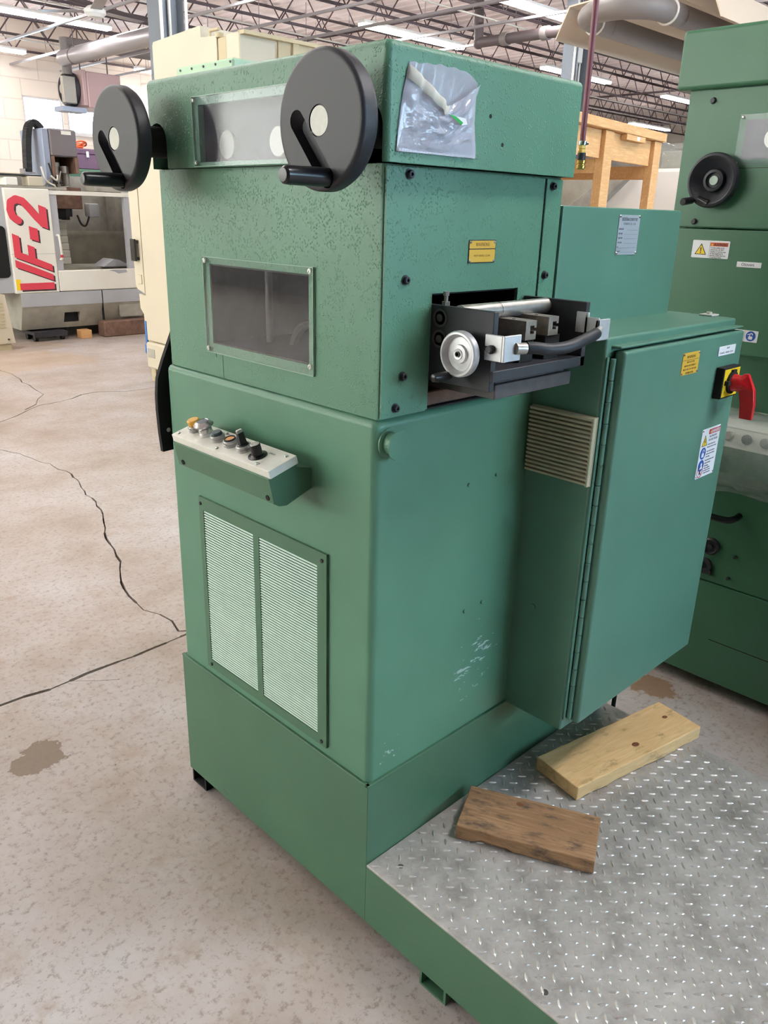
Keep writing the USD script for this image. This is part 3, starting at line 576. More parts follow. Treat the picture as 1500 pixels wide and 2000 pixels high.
part(fh, 'jaw', cchannel(.252, .032, 1.3395, 1.3735, -.020, -.121), 'jaw_steel', 'steel C-shaped guide jaw'); part(fh, 'jaw', cchannel(.322, .032, 1.3425, 1.3765, -.020, -.121), 'jaw_steel', 'steel C-shaped guide jaw')
part(fh, 'jaw_block', cat(cb(.245, .287, -.116, -.02, 1.2985, 1.3395, .001), cb(.318, .366, -.119, -.02, 1.2985, 1.3425, .001)), 'matte_black')
part(fh, 'jaw_hole', cat([cyl((x, yy, z), (x, yy, z+.0004), .0035, 14) for x, z in ((.262, 1.3735), (.332, 1.3765)) for yy in (-.05, -.085)]), 'matte_black')
part(fh, 'lock_bolt', cat(cyl((.146, -.020, 1.397), (.146, -.020, 1.405), .0075, 6), cyl((.146, -.020, 1.405), (.146, -.020, 1.419), .0038, 12), cyl((.146, -.020, 1.415), (.146, -.020, 1.422), .0058, 6)), 'jaw_steel')
for yy, z in ((-.0125, 1.3765), (-.0125, 1.3395)):
    s = part(fh, 'bearing', lathe([(.0165, 0), (.0165, .0012), (.012, .0008), (.0118, -.002), (.007, -.002), (.0068, .003), (0, .003)], (.137, yy-.004, z), (-1, 0, 0), 30), 'brown_steel', 'recessed bolt')
hw = np.array([.106, -.092, 1.3255]); WR = .0395
part(fh, 'small_handwheel', lathe([(0, .004), (.009, .005), (.0095, .0035), (.0155, .003), (.0165, -.002), (.0285, -.003), (.031, .005), (.034, .008), (.0375, .0078), (WR, .005), (WR, -.006), (.036, -.010), (.010, -.010), (.010, -.030), (0, -.030)], hw, (-1, 0, 0), 56), 'alu', 'dished aluminium handwheel')
part(fh, 'wheel_screw', lathe([(0, .0045), (.0032, .0045), (.0033, .0068), (.0046, .0072), (.005, .0045)], hw, (-1, 0, 0), 16), 'brown_steel')
part(fh, 'wheel_handle', lathe([(0, 0), (.007, 0), (.0085, .006), (.0088, .030), (.0072, .042), (.0045, .0435), (0, .0435)], hw+np.array([.0, .020, -.0400]), (-1, 0, 0), 22), 'black_handle', 'small black crank knob')
lbk = diff(cat(cb(.1265, .1318, -.1655, -.1290, 1.3190, 1.3625, .0008)), box(.11, .15, -.145, -.12, 1.3345, 1.3425))
part(fh, 'left_bracket', cat(lbk, cb(.1265, .1735, -.1705, -.1655, 1.3190, 1.3625, .0008)), 'alu', 'aluminium angle bracket')
part(fh, 'bracket_bolt', cat(cyl((.1265, -.1455, 1.3385), (.1205, -.1455, 1.3385), .0075, 18, .001), cyl((.1205, -.1455, 1.3385), (.1145, -.1455, 1.3385), .0055, 18)), 'black_steel')
part(fh, 'bracket_stem', cyl((.131, -.148, 1.337), (.142, -.130, 1.337), .008, 12), 'black_steel')
part(fh, 'right_bracket', cat(cb(.398, .4035, -.1560, -.1300, 1.3455, 1.3835, .0008), cb(.398, .4410, -.1790, -.1735, 1.3330, 1.3720, .0008), cb(.398, .4035, -.179, -.150, 1.3455, 1.3755, .0008)), 'alu', 'aluminium angle bracket')
g0 = smoothpath([(.170, -.1720, 1.3400), (.190, -.186, 1.3405), (.215, -.200, 1.3375), (.250, -.212, 1.3400), (.29, -.212, 1.3455), (.345, -.203, 1.3505), (.400, -.183, 1.3545)], 6)
part(fh, 'grip_bar', cat(tube(g0, .0072, 14)), 'alu', 'bent aluminium bar')
part(fh, 'grip_sleeve', tube(g0[3:-4], .0105, 16), 'black_plastic', 'cracked black rubber sleeve')
part(fh, 'bar_end', cat(cyl((.158, -.1706, 1.340), (.176, -.178, 1.340), .0098, 18)), 'steel')

# ------------------------------------------------------------------ rear box and control cabinet
rbx = part(mc, 'rear_box', rb(.5135, 1.0262, .0, .38, 1.15, 1.5729, .004, 2), 'green_cabinet', 'plain green box behind the cabinet')
o = np.array([.7790, .0, 1.5165]); np_ = part(rbx, 'name_plate', prism(rrect(.091, .085, .001), .0014, o, FY), 'sign_grey', 'grey data plate with ruled lines')
tx = [text('MACHINERY INC', .0062, uvh(o, FY, .012, .0300, .0014), FY, width=.044), text('BUDDER', .0070, uvh(o, FY, -.022, .0298, .0014), FY, width=.022, bold=True), text('TORRELLA, CA', .0048, uvh(o, FY, 0, .0215, .0014), FY, width=.054)]
for k, s in enumerate(('MODEL NO', 'SPEC NO', 'EQUIP NO', 'VOLTAGE', 'HZ', 'WEIGHT')):
    b = .0110-k*.0096; tx.append(text(s, .0034, uvh(o, FY, -.042, b, .0014), FY, align='l', xs=.8)); x0 = (-.006, -.017, -.017, -.018, -.036, -.025)[k]; tx.append(box(o[0]+x0, o[0]+.040, -.0017, -.0014, o[2]+b-.0005, o[2]+b))
part(np_, 'lettering', cat(tx), 'ink_grey', smooth=False)
for a in (-1, 1):
    for b in (-1, 1): drive_screw(np_, uvh(o, FY, a*.042, b*.039, .0013), FY)

CX0, CX1, CY, CZ0, CZ1 = .4735, 1.071, -.1586, .413, 1.330
cab = part(mc, 'control_cabinet', cat(rb(CX0, CX1, CY, .02, CZ0, CZ1, .006, 3)), 'green_cabinet', 'green electrical cabinet')
part(cab, 'rain_lip', cb(CX0+.02, CX1-.004, CY-.022, CY+.002, CZ1-.0205, CZ1-.016, .0015), 'green_cabinet')
DX0, DX1, DY0, DY1, DZ0, DZ1 = .4990, 1.0597, -.1886, -.1625, .4345, 1.3043
door = part(cab, 'cabinet_door', rb(DX0, DX1, DY0, DY1, DZ0, DZ1, .0065, 4), 'green_cabinet', 'cabinet door')
part(cab, 'door_gasket', box(DX0+.012, DX1-.012, DY1, CY, DZ0+.012, DZ1-.012), 'rubber')
part(cab, 'hinge_leaf', box(.4765, .4855, CY-.0035, CY, DZ0+.01, DZ1-.012), 'green_cabinet'); part(cab, 'hinge_gap', box(.4856, .4989, CY-.002, CY, DZ0+.01, DZ1-.012), 'matte_black')
for k in range(19):
    z = DZ0+.012+k*(DZ1-DZ0-.026)/19; part(cab, 'hinge_knuckle', cyl((.4915, CY-.008, z), (.4915, CY-.008, z+.0435), .0058, 12, .0008), 'green_cabinet')
lt = part(cab, 'top_bracket', cat(cb(1.035, 1.075, -.112, -.078, CZ1, CZ1+.004, .001), cyl((1.055, -.095, CZ1+.004), (1.055, -.095, CZ1+.009), .007, 12)), 'conduit')
part(cab, 'door_clamp', cat(cb(1.0597, 1.071, -.184, -.168, 1.246, 1.266, .002)), 'bright_steel')
part(cab, 'knockout_plug', lathe([(0, .002), (.006, .002), (.0075, 0)], (CX0, -.05, .70), (-1, 0, 0), 16), 'green_cabinet')
part(cab, 'support_leg', cyl((1.02, -.012, .0), (1.02, -.012, CZ0+.01), .0065, 10), 'matte_black', 'thin black support rod')
# filter grille on the cabinet side
fg = part(cab, 'filter_grille', cat(cb(.4700, CX0, -.1605, -.0005, 1.0225, 1.1715, .001), cb(.4585, .4700, -.1600, -.154, 1.0235, 1.1705, .001)), 'beige_plastic', 'beige plastic ventilation grille')
for k in range(16):
    z = 1.0255+k*.0091; pr = [(.4702, z), (.4585, z+.0012), (.4575, z+.0060), (.4600, z+.0072), (.4702, z+.0088)]
    part(fg, 'slat', prism(Polygon(pr), .157, (0, -.0015, 0), FYU), 'beige_plastic')
# signs on the door
o = np.array([.7877, DY0, 1.2528]); s = part(door, 'warning_plate', prism(rrect(.080, .049, .002), .0012, o, FY), 'sign_yellow', 'yellow plate reading WARNING')
part(s, 'lettering', cat([text('WARNING', .0062, uvh(o, FY, 0, .0122, .0012), FY, width=.042), box(o[0]-.0375, o[0]+.0375, DY0-.0016, DY0-.0012, o[2]+.0078, o[2]+.0087)]+[text(t, .0040, uvh(o, FY, 0, .0015-.0080*k, .0012), FY, width=w) for k, (t, w) in enumerate((('WATCH FOR', .036), ('MAIN DISCONNECT', .056), ('MUST BE OFF BEFORE', .063), ('OPENING DOOR', .037)))]), 'ink_brown', smooth=False)
for a, b in ((-1, 1), (1, 1), (1, -1), (-1, -1)): drive_screw(s, uvh(o, FY, a*.0365, b*.021, .0011), FY, .0026)
o = np.array([.9710, DY0, 1.2648]); s = part(door, 'label_plate', prism(rrect(.090, .0215, .0008), .0016, o, FY), 'sign_white', 'white voltage label')
part(s, 'lettering', cat(text('480 V', .0042, uvh(o, FY, .004, .0035, .0016), FY), text('PANEL WIRE DIA', .0038, uvh(o, FY, -.002, -.0065, .0016), FY, width=.072)), 'ink_grey', smooth=False)
o = np.array([.9775, DY0, 1.1905]); s = part(door, 'main_switch', rb(.9320, 1.0230, DY0-.020, DY0, 1.1535, 1.2275, .002, 2), 'matte_black', 'black and yellow main switch with red handle')
part(s, 'face_plate', prism(rrect(.083, .066, .001), .0008, uvh(o, FY, 0, 0, .020), FY), 'sign_bright_yellow')
part(s, 'lettering', cat(text('O', .007, uvh(o, FY, -.028, -.026, .0208), FY), text('I', .007, uvh(o, FY, -.033, .0, .0208), FY), text('OFF', .0045, uvh(o, FY, .02, .024, .0208), FY)), 'ink', smooth=False)
part(s, 'switch_collar', cat(place(lathe([(0, 0), (.027, 0), (.027, .006), (.022, .007), (0, .007)], (0, 0, 0), (0, 0, 1), 32), uvh(o, FY, 0, 0, .0205), *FY), place(box(-.036, -.022, -.004, .006, 0, .010), uvh(o, FY, 0, 0, .0205), *FY), place(box(-.008, .012, .018, .030, 0, .006), uvh(o, FY, 0, 0, .0205), *FY)), 'matte_black')
hp = []
for (a, b, c, ra) in ((0, 0, .028, .021), (0, 0, .040, .0195), (0, 0, .052, .014)): hp.append(place(trimesh.creation.icosphere(2, ra), uvh(o, FY, a, b, c), *FY).vertices)
knob = trimesh.convex.convex_hull(np.vstack(hp))
def hsec(b, c0, c1, w): return place(rb(-w, w, b-.003, b+.003, c0, c1, .0025, 2), o, *FY).vertices
grip = cat(trimesh.convex.convex_hull(np.vstack([hsec(.022, .050, .062, .0062), hsec(-.012, .044, .080, .0078)])), trimesh.convex.convex_hull(np.vstack([hsec(-.012, .044, .080, .0078), hsec(-.045, .052, .086, .0074)])), trimesh.convex.convex_hull(np.vstack([hsec(-.045, .052, .086, .0074), hsec(-.078, .056, .086, .0066)])))
neck = trimesh.convex.convex_hull(np.vstack([place(trimesh.creation.icosphere(2, .0165), uvh(o, FY, 0, 0, .046), *FY).vertices, hsec(.022, .050, .062, .0062), hsec(-.012, .044, .076, .0078)]))
part(s, 'switch_handle', trimesh.boolean.union([knob, neck]+[g for g in grip.split()], engine='manifold'), 'red_handle', 'glossy red rotary handle', smooth=40)
o = np.array([.9632, DY0, 1.0154]); s = part(door, 'danger_sign', prism(rrect(.099, .126, .003), .0010, o, FY), 'sign_white', 'white sign reading DANGER HAZARDOUS VOLTAGE INSIDE')
part(s, 'red_band', prism(sbox(-.012, .0465, .0465, .0585), .0003, uvh(o, FY, 0, 0, .001), FY), 'sign_red')
part(s, 'lettering', text('DANGER', .0075, uvh(o, FY, .0215, .0487, .0013), FY, width=.042, bold=True), 'sign_white', smooth=False)
tri = Polygon([(-.0145, .0), (.0145, 0), (0, .0275)])
part(s, 'symbol_triangle', cat(prism(tri, .0003, uvh(o, FY, -.029, .0195, .001), FY), prism(Polygon([(-.0035, 0), (.0035, 0), (0, .0065)]), .0002, uvh(o, FY, -.0035, .0495, .0013), FY)), 'sign_bright_yellow', smooth=False)
part(s, 'symbol_bolt', cat(prism(Polygon([(.001, .019), (-.003, .010), (0, .010), (-.002, .003), (.004, .0115), (.001, .0115), (.003, .019)]), .0002, uvh(o, FY, -.029, .0195, .0013), FY), prism(tri.difference(tri.buffer(-.0014)), .0002, uvh(o, FY, -.029, .0195, .0013), FY)), 'ink', smooth=False)
ring = Point(0, 0).buffer(.0150, 16)
part(s, 'symbol_disc', cat(prism(ring, .0003, uvh(o, FY, -.029, .0005, .001), FY), prism(ring, .0003, uvh(o, FY, -.029, -.0315+.0005, .001), FY)), 'sign_blue', smooth=False)
lock = cat(prism(rrect(.013, .011, .002), .0002, uvh(o, FY, -.029, -.004, .0013), FY), prism(LineString([(-.004, 0), (-.004, .006), (0, .009), (.004, .006), (.004, .003)]).buffer(.0012), .0002, uvh(o, FY, -.027, .001, .0013), FY))
hed = cat(prism(Point(0, .002).buffer(.0045), .0002, uvh(o, FY, -.0275, -.0305, .0013), FY), prism(Polygon([(-.008, -.010), (.008, -.010), (.006, -.003), (-.002, -.003)]), .0002, uvh(o, FY, -.028, -.0300, .0013), FY))
part(s, 'symbol_figure', cat(lock, hed), 'sign_white', smooth=False)
rg = ring.difference(ring.buffer(-.0020)).union(LineString([(-.0095, .0095), (.0095, -.0095)]).buffer(.0009))
part(s, 'symbol_ring', prism(rg, .0003, uvh(o, FY, -.030, -.0510+.0045, .001), FY), 'sign_red', smooth=False)
part(s, 'symbol_hand', prism(Polygon([(-.003, -.008), (.003, -.008), (.005, .004), (.002, .008), (-.004, .006)]), .0002, uvh(o, FY, -.030, -.0465, .0009), FY), 'ink', smooth=False)
ln = [text('HAZARDOUS', .0052, uvh(o, FY, .014, .0375, .001), FY, width=.040), text('VOLTAGE INSIDE', .0052, uvh(o, FY, .0165, .0285, .001), FY, width=.048)]
for b, t, w in ((.0185, 'Contact may cause', .042), (.0115, 'electric shock or burn.', .050), (.0005, 'Turn off and lockout', .044), (-.0065, 'system power before', .046), (-.0135, 'servicing.', .022), (-.0225, 'Read and understand', .048), (-.0300, 'manual before', .032), (-.0370, 'servicing.', .022), (-.0435, 'Only qualified', .032), (-.0495, 'personnel should', .036), (-.0555, 'service this panel.', .038)):
    ln.append(text(t, .0036, uvh(o, FY, -.0095, b, .001), FY, align='l', width=w))
part(s, 'fine_print', cat(ln), 'ink_grey', smooth=False)
for a in (-1, 1):
    for b in (-1, 1): drive_screw(s, uvh(o, FY, a*.0455, b*.0585, .001), FY, .0016, 'ink_grey')

# ================================================================== THINGS ON AND BESIDE THE GREEN MACHINE
def board(name, label, c, ang, L, Wd, H, material, seed, chip=False, knots=()):
    t = thing(name, label, 'board', (c[0], c[1], ZP+.0016), ang)
    m = rb(-L/2, L/2, -Wd/2, Wd/2, 0, H, .0025, 2).subdivide_to_size(.022) if False else rb(-L/2, L/2, -Wd/2, Wd/2, 0, H, .0025, 2)
    v, f = trimesh.remesh.subdivide_to_size(m.vertices, m.faces, .02); m = trimesh.Trimesh(v, f); m.merge_vertices()
    n = meshkit.fbm(m.vertices*45+seed, 3, seed)-.5; edge = (np.abs(np.abs(m.vertices[:, 1])-Wd/2) < .004)
    v = m.vertices.copy(); v += (m.vertices-[0, 0, H/2])/np.linalg.norm(m.vertices-[0, 0, H/2], axis=1, keepdims=True)*(n*.0022)[:, None]
    v[:, 1] += np.where(edge, (meshkit.fbm(m.vertices*[22, 0, 9]+seed*3, 3, seed)-.5)*.007, 0)
    if chip: w = (v[:, 1] < -Wd/2+.006) & (v[:, 2] < .012) & (v[:, 0] < -L*.12) & (v[:, 0] > -L*.34); v[w, 2] += .010
    v[:, 2] = np.maximum(v[:, 2], 0); m = trimesh.Trimesh(v, m.faces, process=False)
    R = trimesh.transformations.rotation_matrix(math.radians(ang), [0, 0, 1]); R[:3, 3] = (c[0], c[1], ZP+.0016); m.apply_transform(R)
    part(t, 'plank', m, material, smooth=25)
    for (a, b, r) in knots:
        k = place(lathe([(0, .0012), (r*.8, .0010), (r, 0)], (0, 0, 0), (0, 0, 1), 16), (0, 0, 0), np.array([1.5, 0, 0]), np.array([0, 1., 0]), np.array([0, 0, 1.])); k.apply_translation([a, b, H]); k.apply_transform(R); part(t, 'knot', k, 'knot')
    return t
board('pine_board', 'pale sawn pine board lying on the tread plate under the cabinet door', (.7645, -.1772), -10.8, .479, .142, .038, 'pine', 2, knots=((.02, -.028, .008), (.19, .012, .006)))
board('stained_board', 'dark oil-stained board lying on the tread plate near the base', (.3375, -.1869), -63.8, .309, .146, .036, 'oak_dirty', 5, True, knots=((-.03, .048, .006),))

# plastic pouch taped on the hood
bt = thing('plastic_pouch', 'open clear plastic document pouch taped on the side of the green hood', 'plastic bag', (.1, -.0225, 1.64))
YB = -.0222
def sheet(us, vs, fn):
    V = np.array([fn(u, v) for v in vs for u in us]); n = len(us); F = []
    for j in range(len(vs)-1):
        for i in range(n-1): a = j*n+i; F += [[a, a+1, a+n+1], [a, a+n+1, a+n]]
    return trimesh.Trimesh(V, F, process=False)
def solid(m, t):
    """gives a sheet a thickness"""
    vn = m.vertex_normals; k = len(m.vertices); V = np.vstack([m.vertices, m.vertices-vn*t]); F = list(map(tuple, m.faces))+[(a+k, c+k, b+k) for a, b, c in m.faces]
    e = trimesh.grouping.group_rows(m.edges_sorted, require_count=1)
    for a, b in m.edges[e]: F += [(b, a, a+k), (b, a+k, b+k)]
    return trimesh.Trimesh(V, F, process=False)
zs_ = [1.6405, 1.6867, 1.7225, 1.768]; xl_ = [.0062, .0117, .0178, .031]; xr_ = [.199, .190, .1868, .190]
def edge_x(z, s): a, b = np.interp(z, zs_, xl_), np.interp(z, [1.639, 1.648, 1.6945, 1.7328, 1.7528, 1.77], [.1985, .198, .1885, .187, .1962, .188]); return a+(b-a)*s
def back(u, v):
    top = np.interp(u, [0, .45, .8, .95, 1], [1.766, 1.7706, 1.7697, 1.762, 1.755])+.0012*math.sin(u*31)
    z = 1.640+(top-1.640)*v; w = meshkit.fbm(np.array([u*6, v*6, 1.]), 3, 4)-.5; return (edge_x(z, u), YB-.0006+w*.0012*0-.0006*math.sin(u*22)*v, z)
def front_(u, v):
    top = np.interp(u, [0, .15, .52, .6, .85, 1], [1.762, 1.747, 1.711, 1.714, 1.737, 1.7528]); z = 1.640+(top-1.640)*v
    b = math.sin(math.pi*u)**.6*max(0, v-.07)**.7; w = (meshkit.fbm(np.array([u*7+v*2, v*8-u*5, 3.]), 3, 9)-.5)
    return (edge_x(z, u)+.002*w, YB-.0022-.0150*b-.012*w*min(1, v*3)*min(1, 8*u)*min(1, 8*(1-u))-.004*v*(u > .9), z)
part(bt, 'back_sheet', solid(sheet(np.linspace(0, 1, 25), np.linspace(0, 1, 20), back), .0003), 'film')
part(bt, 'front_sheet', solid(sheet(np.linspace(0, 1, 41), np.linspace(0, 1, 41), front_), .0003), 'film', smooth=True)
def cuff(u, v):
    uu = u*.56; p0 = np.array(front_(uu, 1.0)); return (p0[0]-.004*v, p0[1]-.0012-.0016*math.sin(v*3.1), p0[2]-.019*v*(1-.35*u))
part(bt, 'folded_cuff', solid(sheet(np.linspace(0, 1, 24), np.linspace(0, 1, 6), cuff), .0005), 'paper_beige', 'beige folded strip along the opening', smooth=True)
part(bt, 'seal_strip', solid(sheet(np.linspace(.01, .99, 90), np.linspace(0, .045, 4), lambda u, v: (front_(u, v)[0], YB-.0032-.0007*math.sin(u*190), front_(u, v)[2])), .0003), 'film', smooth=True)
part(bt, 'tag', prism(Polygon([(.107, 1.7005), (.128, 1.6985), (.150, 1.697), (.154, 1.6885), (.140, 1.6865)]), .0005, (0, YB-.017, 0), FY), 'sign_white', 'white and green tag')
part(bt, 'tag_face', prism(Polygon([(.1075, 1.7000), (.124, 1.6985), (.143, 1.6905), (.139, 1.6865)]), .0004, (0, YB-.0175, 0), FY), 'tag_green')

# red air hose with brass coupling
hs = thing('air_hose', 'dark red air hose hanging behind the hood with a brass coupling', 'hose', (.868, .2, 1.66))
part(hs, 'hose', tube(smoothpath([(.866, .2, 1.715), (.864, .2, 1.78), (.862, .2, 2.1), (.86, .2, 3.2), (.86, .2, 5.09)], 5), .0068, 12), 'hose_red')
part(hs, 'clamp', cat(cyl((.866, .2, 1.714), (.866, .2, 1.724), .0105, 16, .001), cb(.874, .886, .195, .205, 1.716, 1.722, .001)), 'bright_steel', 'steel hose clamp')
part(hs, 'nipple', lathe([(0, 0), (.0095, 0), (.0095, .004), (.008, .005), (.008, .008), (.0095, .009), (.0095, .016), (0, .016)], (.867, .2, 1.698), (0, 0, 1), 6), 'brass')
part(hs, 'sleeve', cyl((.868, .2, 1.681), (.867, .2, 1.698), .0098, 18, .001), 'black_steel')
part(hs, 'coupling', lathe([(0, 0), (.0075, 0), (.011, .003), (.011, .009), (.009, .010), (.009, .013), (.011, .014), (.011, .021), (0, .021)], (.8685, .2, 1.660), (0, 0, 1), 20), 'brass')

# ================================================================== THE NEIGHBOURING MACHINE
NX = 1.575
nb = thing('neighbour_machine', 'green machine at the right edge with a dished black handwheel and a wrapped control panel', 'machine', (2.0, -.3, 0))
part(nb, 'hood', rb(1.55, 2.35, -1.25, .3375, 1.9139, 2.073, .012, 4), 'green_neighbour')
part(nb, 'upper_body', rb(NX, 2.3, -1.2, .3046, 1.5300, 1.93, .006, 2), 'green_neighbour')
part(nb, 'upper_panel', cat(cb(NX-.004, NX+.002, -1.1, .2285, 1.5345, 1.9120, .001)), 'green_neighbour')
part(nb, 'panel_seam', box(NX-.0042, NX, -1.1, .135, 1.698, 1.6992), 'matte_black')
part(nb, 'lower_housing', rb(NX-.002, 2.3, -1.2, .33, 1.1665, 1.5290, .005, 2), 'green_neighbour')
part(nb, 'recess_back', box(1.735, 2.25, -1.15, .32, .9, 1.17), 'green_neighbour')
part(nb, 'body', rb(NX, 2.3, -1.2, .33, .405, .90, .006, 2), 'green_neighbour')
part(nb, 'base', cat(rb(NX-.006, 2.3, -1.2, .36, .0475, .404, .004, 2)), 'green_neighbour')
part(nb, 'base_seam', box(NX-.0066, NX, -1.2, -.05, .2005, .2030), 'matte_black')
for yc in (.26, -.4): part(nb, 'foot', box(1.62, 2.25, yc-.035, yc+.035, 0, .0475), 'matte_black')
for yy, z in ((.2247, 1.8829), (.2280, 1.5485)): part(nb, 'cap_screw', lathe([(0, 0), (.0095, 0), (.0065, .002), (.0065, .009), (0, .009)], (NX-.004, yy, z), (-1, 0, 0), 16), 'black_steel', 'black socket head screw')
hwm = lathe([(.0, -.012), (.020, -.012), (.022, -.010), (.022, -.002), (.030, -.004), (.034, -.016), (.055, -.002), (.060, .006), (.067, .010), (.073, .008), (.077, 0), (.077, -.008), (.072, -.015), (.050, -.020), (.03, -.028), (.0, -.028)], (1.535, .174, 1.6645), (-1, 0, 0), 64)
nw = part(nb, 'handwheel', hwm, 'black_plastic', 'dished black handwheel')
part(nw, 'hub_cap', lathe([(0, .003), (.0125, .003), (.0138, .001), (.0138, -.003)], (1.545, .174, 1.6645), (-1, 0, 0), 28).copy(), 'cap_pale', 'pale round cap'); part(nw, 'hub', cyl((1.55, .174, 1.6645), (NX, .174, 1.6645), .02, 20), 'black_plastic')
part(nw, 'crank_handle', cat(cyl((1.53, .2270, 1.6085), (1.478, .2290, 1.6030), .0105, 20, .002), cyl((1.537, .21, 1.612), (1.533, .175, 1.600), .010, 14)), 'black_handle')
nwn = part(nb, 'window', prism(sbox(.9, 1.7040, 1.5, 1.8420).buffer(0), .003, (NX-.004, 0, 0), FX) if False else box(NX-.009, NX-.0048, -.9, .1335, 1.7050, 1.8410), 'plexi_hazy', 'clear plastic window')
part(nb, 'window_inside', box(NX-.0045, NX-.0035, -.87, .116, 1.722, 1.826), 'dial_panel'); part(nb, 'dial', cyl((NX-.0045, .028, 1.775), (NX-.0075, .028, 1.775), .028, 30), 'plate_white')
for yy, z in ((.1265, 1.834), (.1265, 1.712)): part(nb, 'screw', lathe([(0, .003), (.003, .0025), (.0045, 0)], (NX-.008, yy, z), (-1, 0, 0), 14), 'steel')
o = np.array([NX-.002, .1637, 1.4695]); s = part(nb, 'warning_sign', prism(rrect(.117, .0515, .003), .001, o, FX), 'sign_white', 'white and orange WARNING sign with yellow triangle')
part(s, 'orange_band', prism(sbox(-.0015, .0095, .0535, .0205), .0003, uvh(o, FX, 0, 0, .001), FX), 'sign_orange')
tri = Polygon([(-.0185, 0), (.0185, 0), (0, .0325)])
part(s, 'symbol_triangle', cat(prism(tri, .0003, uvh(o, FX, -.030, -.016, .001), FX), prism(Polygon([(-.003, 0), (.003, 0), (0, .006)]), .0002, uvh(o, FX, .004, .0115, .0013), FX)), 'sign_bright_yellow', smooth=False)
part(s, 'symbol_mark', cat(prism(tri.difference(tri.buffer(-.0018)), .0002, uvh(o, FX, -.030, -.016, .0013), FX), prism(Polygon([(-.001, .0085), (.001, .0085), (.0019, .0205), (-.0019, .0205)]), .0002, uvh(o, FX, -.030, -.016, .0013), FX), prism(Point(0, .0055).buffer(.0017), .0002, uvh(o, FX, -.030, -.016, .0013), FX)), 'ink', smooth=False)
part(s, 'lettering', cat([text('WARNING', .0075, uvh(o, FX, .0305, .0112, .0013), FX, width=.042, bold=True), box(o[0]-.0012, o[0]-.001, o[1]+.0025, o[1]+.0030, o[2]-.022, o[2]+.022)]+[text(t_, .0042, uvh(o, FX, .001, .0030-.0056*k, .001), FX, align='l', width=w) for k, (t_, w) in enumerate((('For the safety of all', .042), ('personnel, DO NOT', .042), ('modify or remove any', .048), ("of this equipment's", .041), ('guards, safety devices', .049), ('or warning labels.', .038)))]), 'ink', smooth=False)
o = np.array([NX-.002, .0385, 1.4315]); s = part(nb, 'label_strip', prism(rrect(.073, .0155, .0008), .0006, o, FX), 'sign_white', 'white strip reading Gloves')
part(s, 'lettering', text('Gloves', .0085, uvh(o, FX, -.003, -.0040, .0006), FX, width=.038), 'ink', smooth=False)
o = np.array([NX-.002, .0100, 1.2255]); s = part(nb, 'lockout_sign', prism(rrect(.072, .0345, .002), .001, o, FX), 'sign_white', 'white sign with a blue padlock disc')
part(s, 'symbol_disc', prism(Point(0, 0).buffer(.0148, 24), .0003, uvh(o, FX, .015, .0005, .001), FX), 'sign_blue')
part(s, 'symbol_padlock', cat(prism(rrect(.0125, .0095, .002), .0002, uvh(o, FX, .0145, -.0045, .0013), FX), prism(LineString([(-.0035, 0), (-.0035, .006), (0, .009), (.004, .007), (.004, .004)]).buffer(.0012), .0002, uvh(o, FX, .0155, .0005, .0013), FX), prism(LineString([(-.009, .004), (-.004, .006)]).buffer(.0012), .0002, uvh(o, FX, .0145, .0005, .0013), FX)), 'sign_white', smooth=False)
part(s, 'lettering', cat([box(o[0]-.0013, o[0]-.001, o[1]+.004, o[1]+.0045, o[2]-.017, o[2]+.017)]+[text(t_, .0035, uvh(o, FX, -.033, .009-.006*k, .001), FX, align='l', width=.026) for k, t_ in enumerate(('LOCKOUT', 'power before', 'servicing'))]), 'ink', smooth=False)
# wrapped control panel of the neighbour
pp = [(1.735, .965), (1.50, .955), (1.475, .90), (1.49, .815), (1.56, .77), (1.735, .77)]
cp = part(nb, 'control_panel', prism(Polygon(pp), 1.1, (0, .15, 0), FYU), 'green_neighbour')
part(cp, 'panel_face', prism(Polygon([(1.505, .9585), (1.735, .968), (1.735, .9652), (1.505, .9555)]), 1.09, (0, .145, 0), FYU), 'plate_white'); 
part(cp, 'panel_front', prism(Polygon([(1.498, .956), (1.4735, .903), (1.4755, .9015), (1.5005, .9552)]), 1.09, (0, .145, 0), FYU), 'plate_white')
for k, (yy, col) in enumerate(((.02, 'bezel_grey'), (-.03, 'jaw_steel'), (-.085, 'black_handle'), (-.14, 'bezel_grey'))):
    part(cp, 'panel_button', cat(lathe([(0, 0), (.015, 0), (.015, .010), (.012, .012), (.011, .022), (0, .022)], (1.487, yy, .931), (-.907, 0, .42), 24)), col)
rw = random.Random(4); us, vs = np.linspace(0, 1, 46), np.linspace(0, 1, 60); ring_ = [(1.70, .975), (1.60, .985), (1.49, .985), (1.445, .945), (1.430, .88), (1.455, .80), (1.535, .745), (1.572, .73)]
rp = smoothpath([(a, 0, b) for a, b in ring_], 7); 
def wrapf(u, v):
    i = u*(len(rp)-1); a = np.array([np.interp(i, range(len(rp)), rp[:, 0]), 0, np.interp(i, range(len(rp)), rp[:, 2])]); yy = .155-1.1*v; w = meshkit.fbm(np.array([u*5+v*3, v*16, 2.]), 4, 6)-.5
    return (a[0]+w*.035, yy, a[2]+w*.030)
part(nb, 'plastic_wrap', solid(sheet(us, vs, wrapf), .0004), 'wrap', 'clear crumpled plastic wrap', smooth=True)
part(nb, 'pull_handle', tube(smoothpath([(NX, .06, .655), (NX-.03, .055, .655), (NX-.045, .035, .650), (NX-.045, -.045, .650), (NX-.03, -.068, .655), (NX, -.072, .660)], 5), .011, 12), 'black_handle', 'black bow handle')
part(nb, 'guide_wheel', lathe([(.030, 0), (.030, .010), (.024, .014), (.020, .006), (.010, .006), (.008, .012), (0, .012)], (NX, .0, .533), (-1, 0, 0), 28), 'black_steel', 'round black fitting')
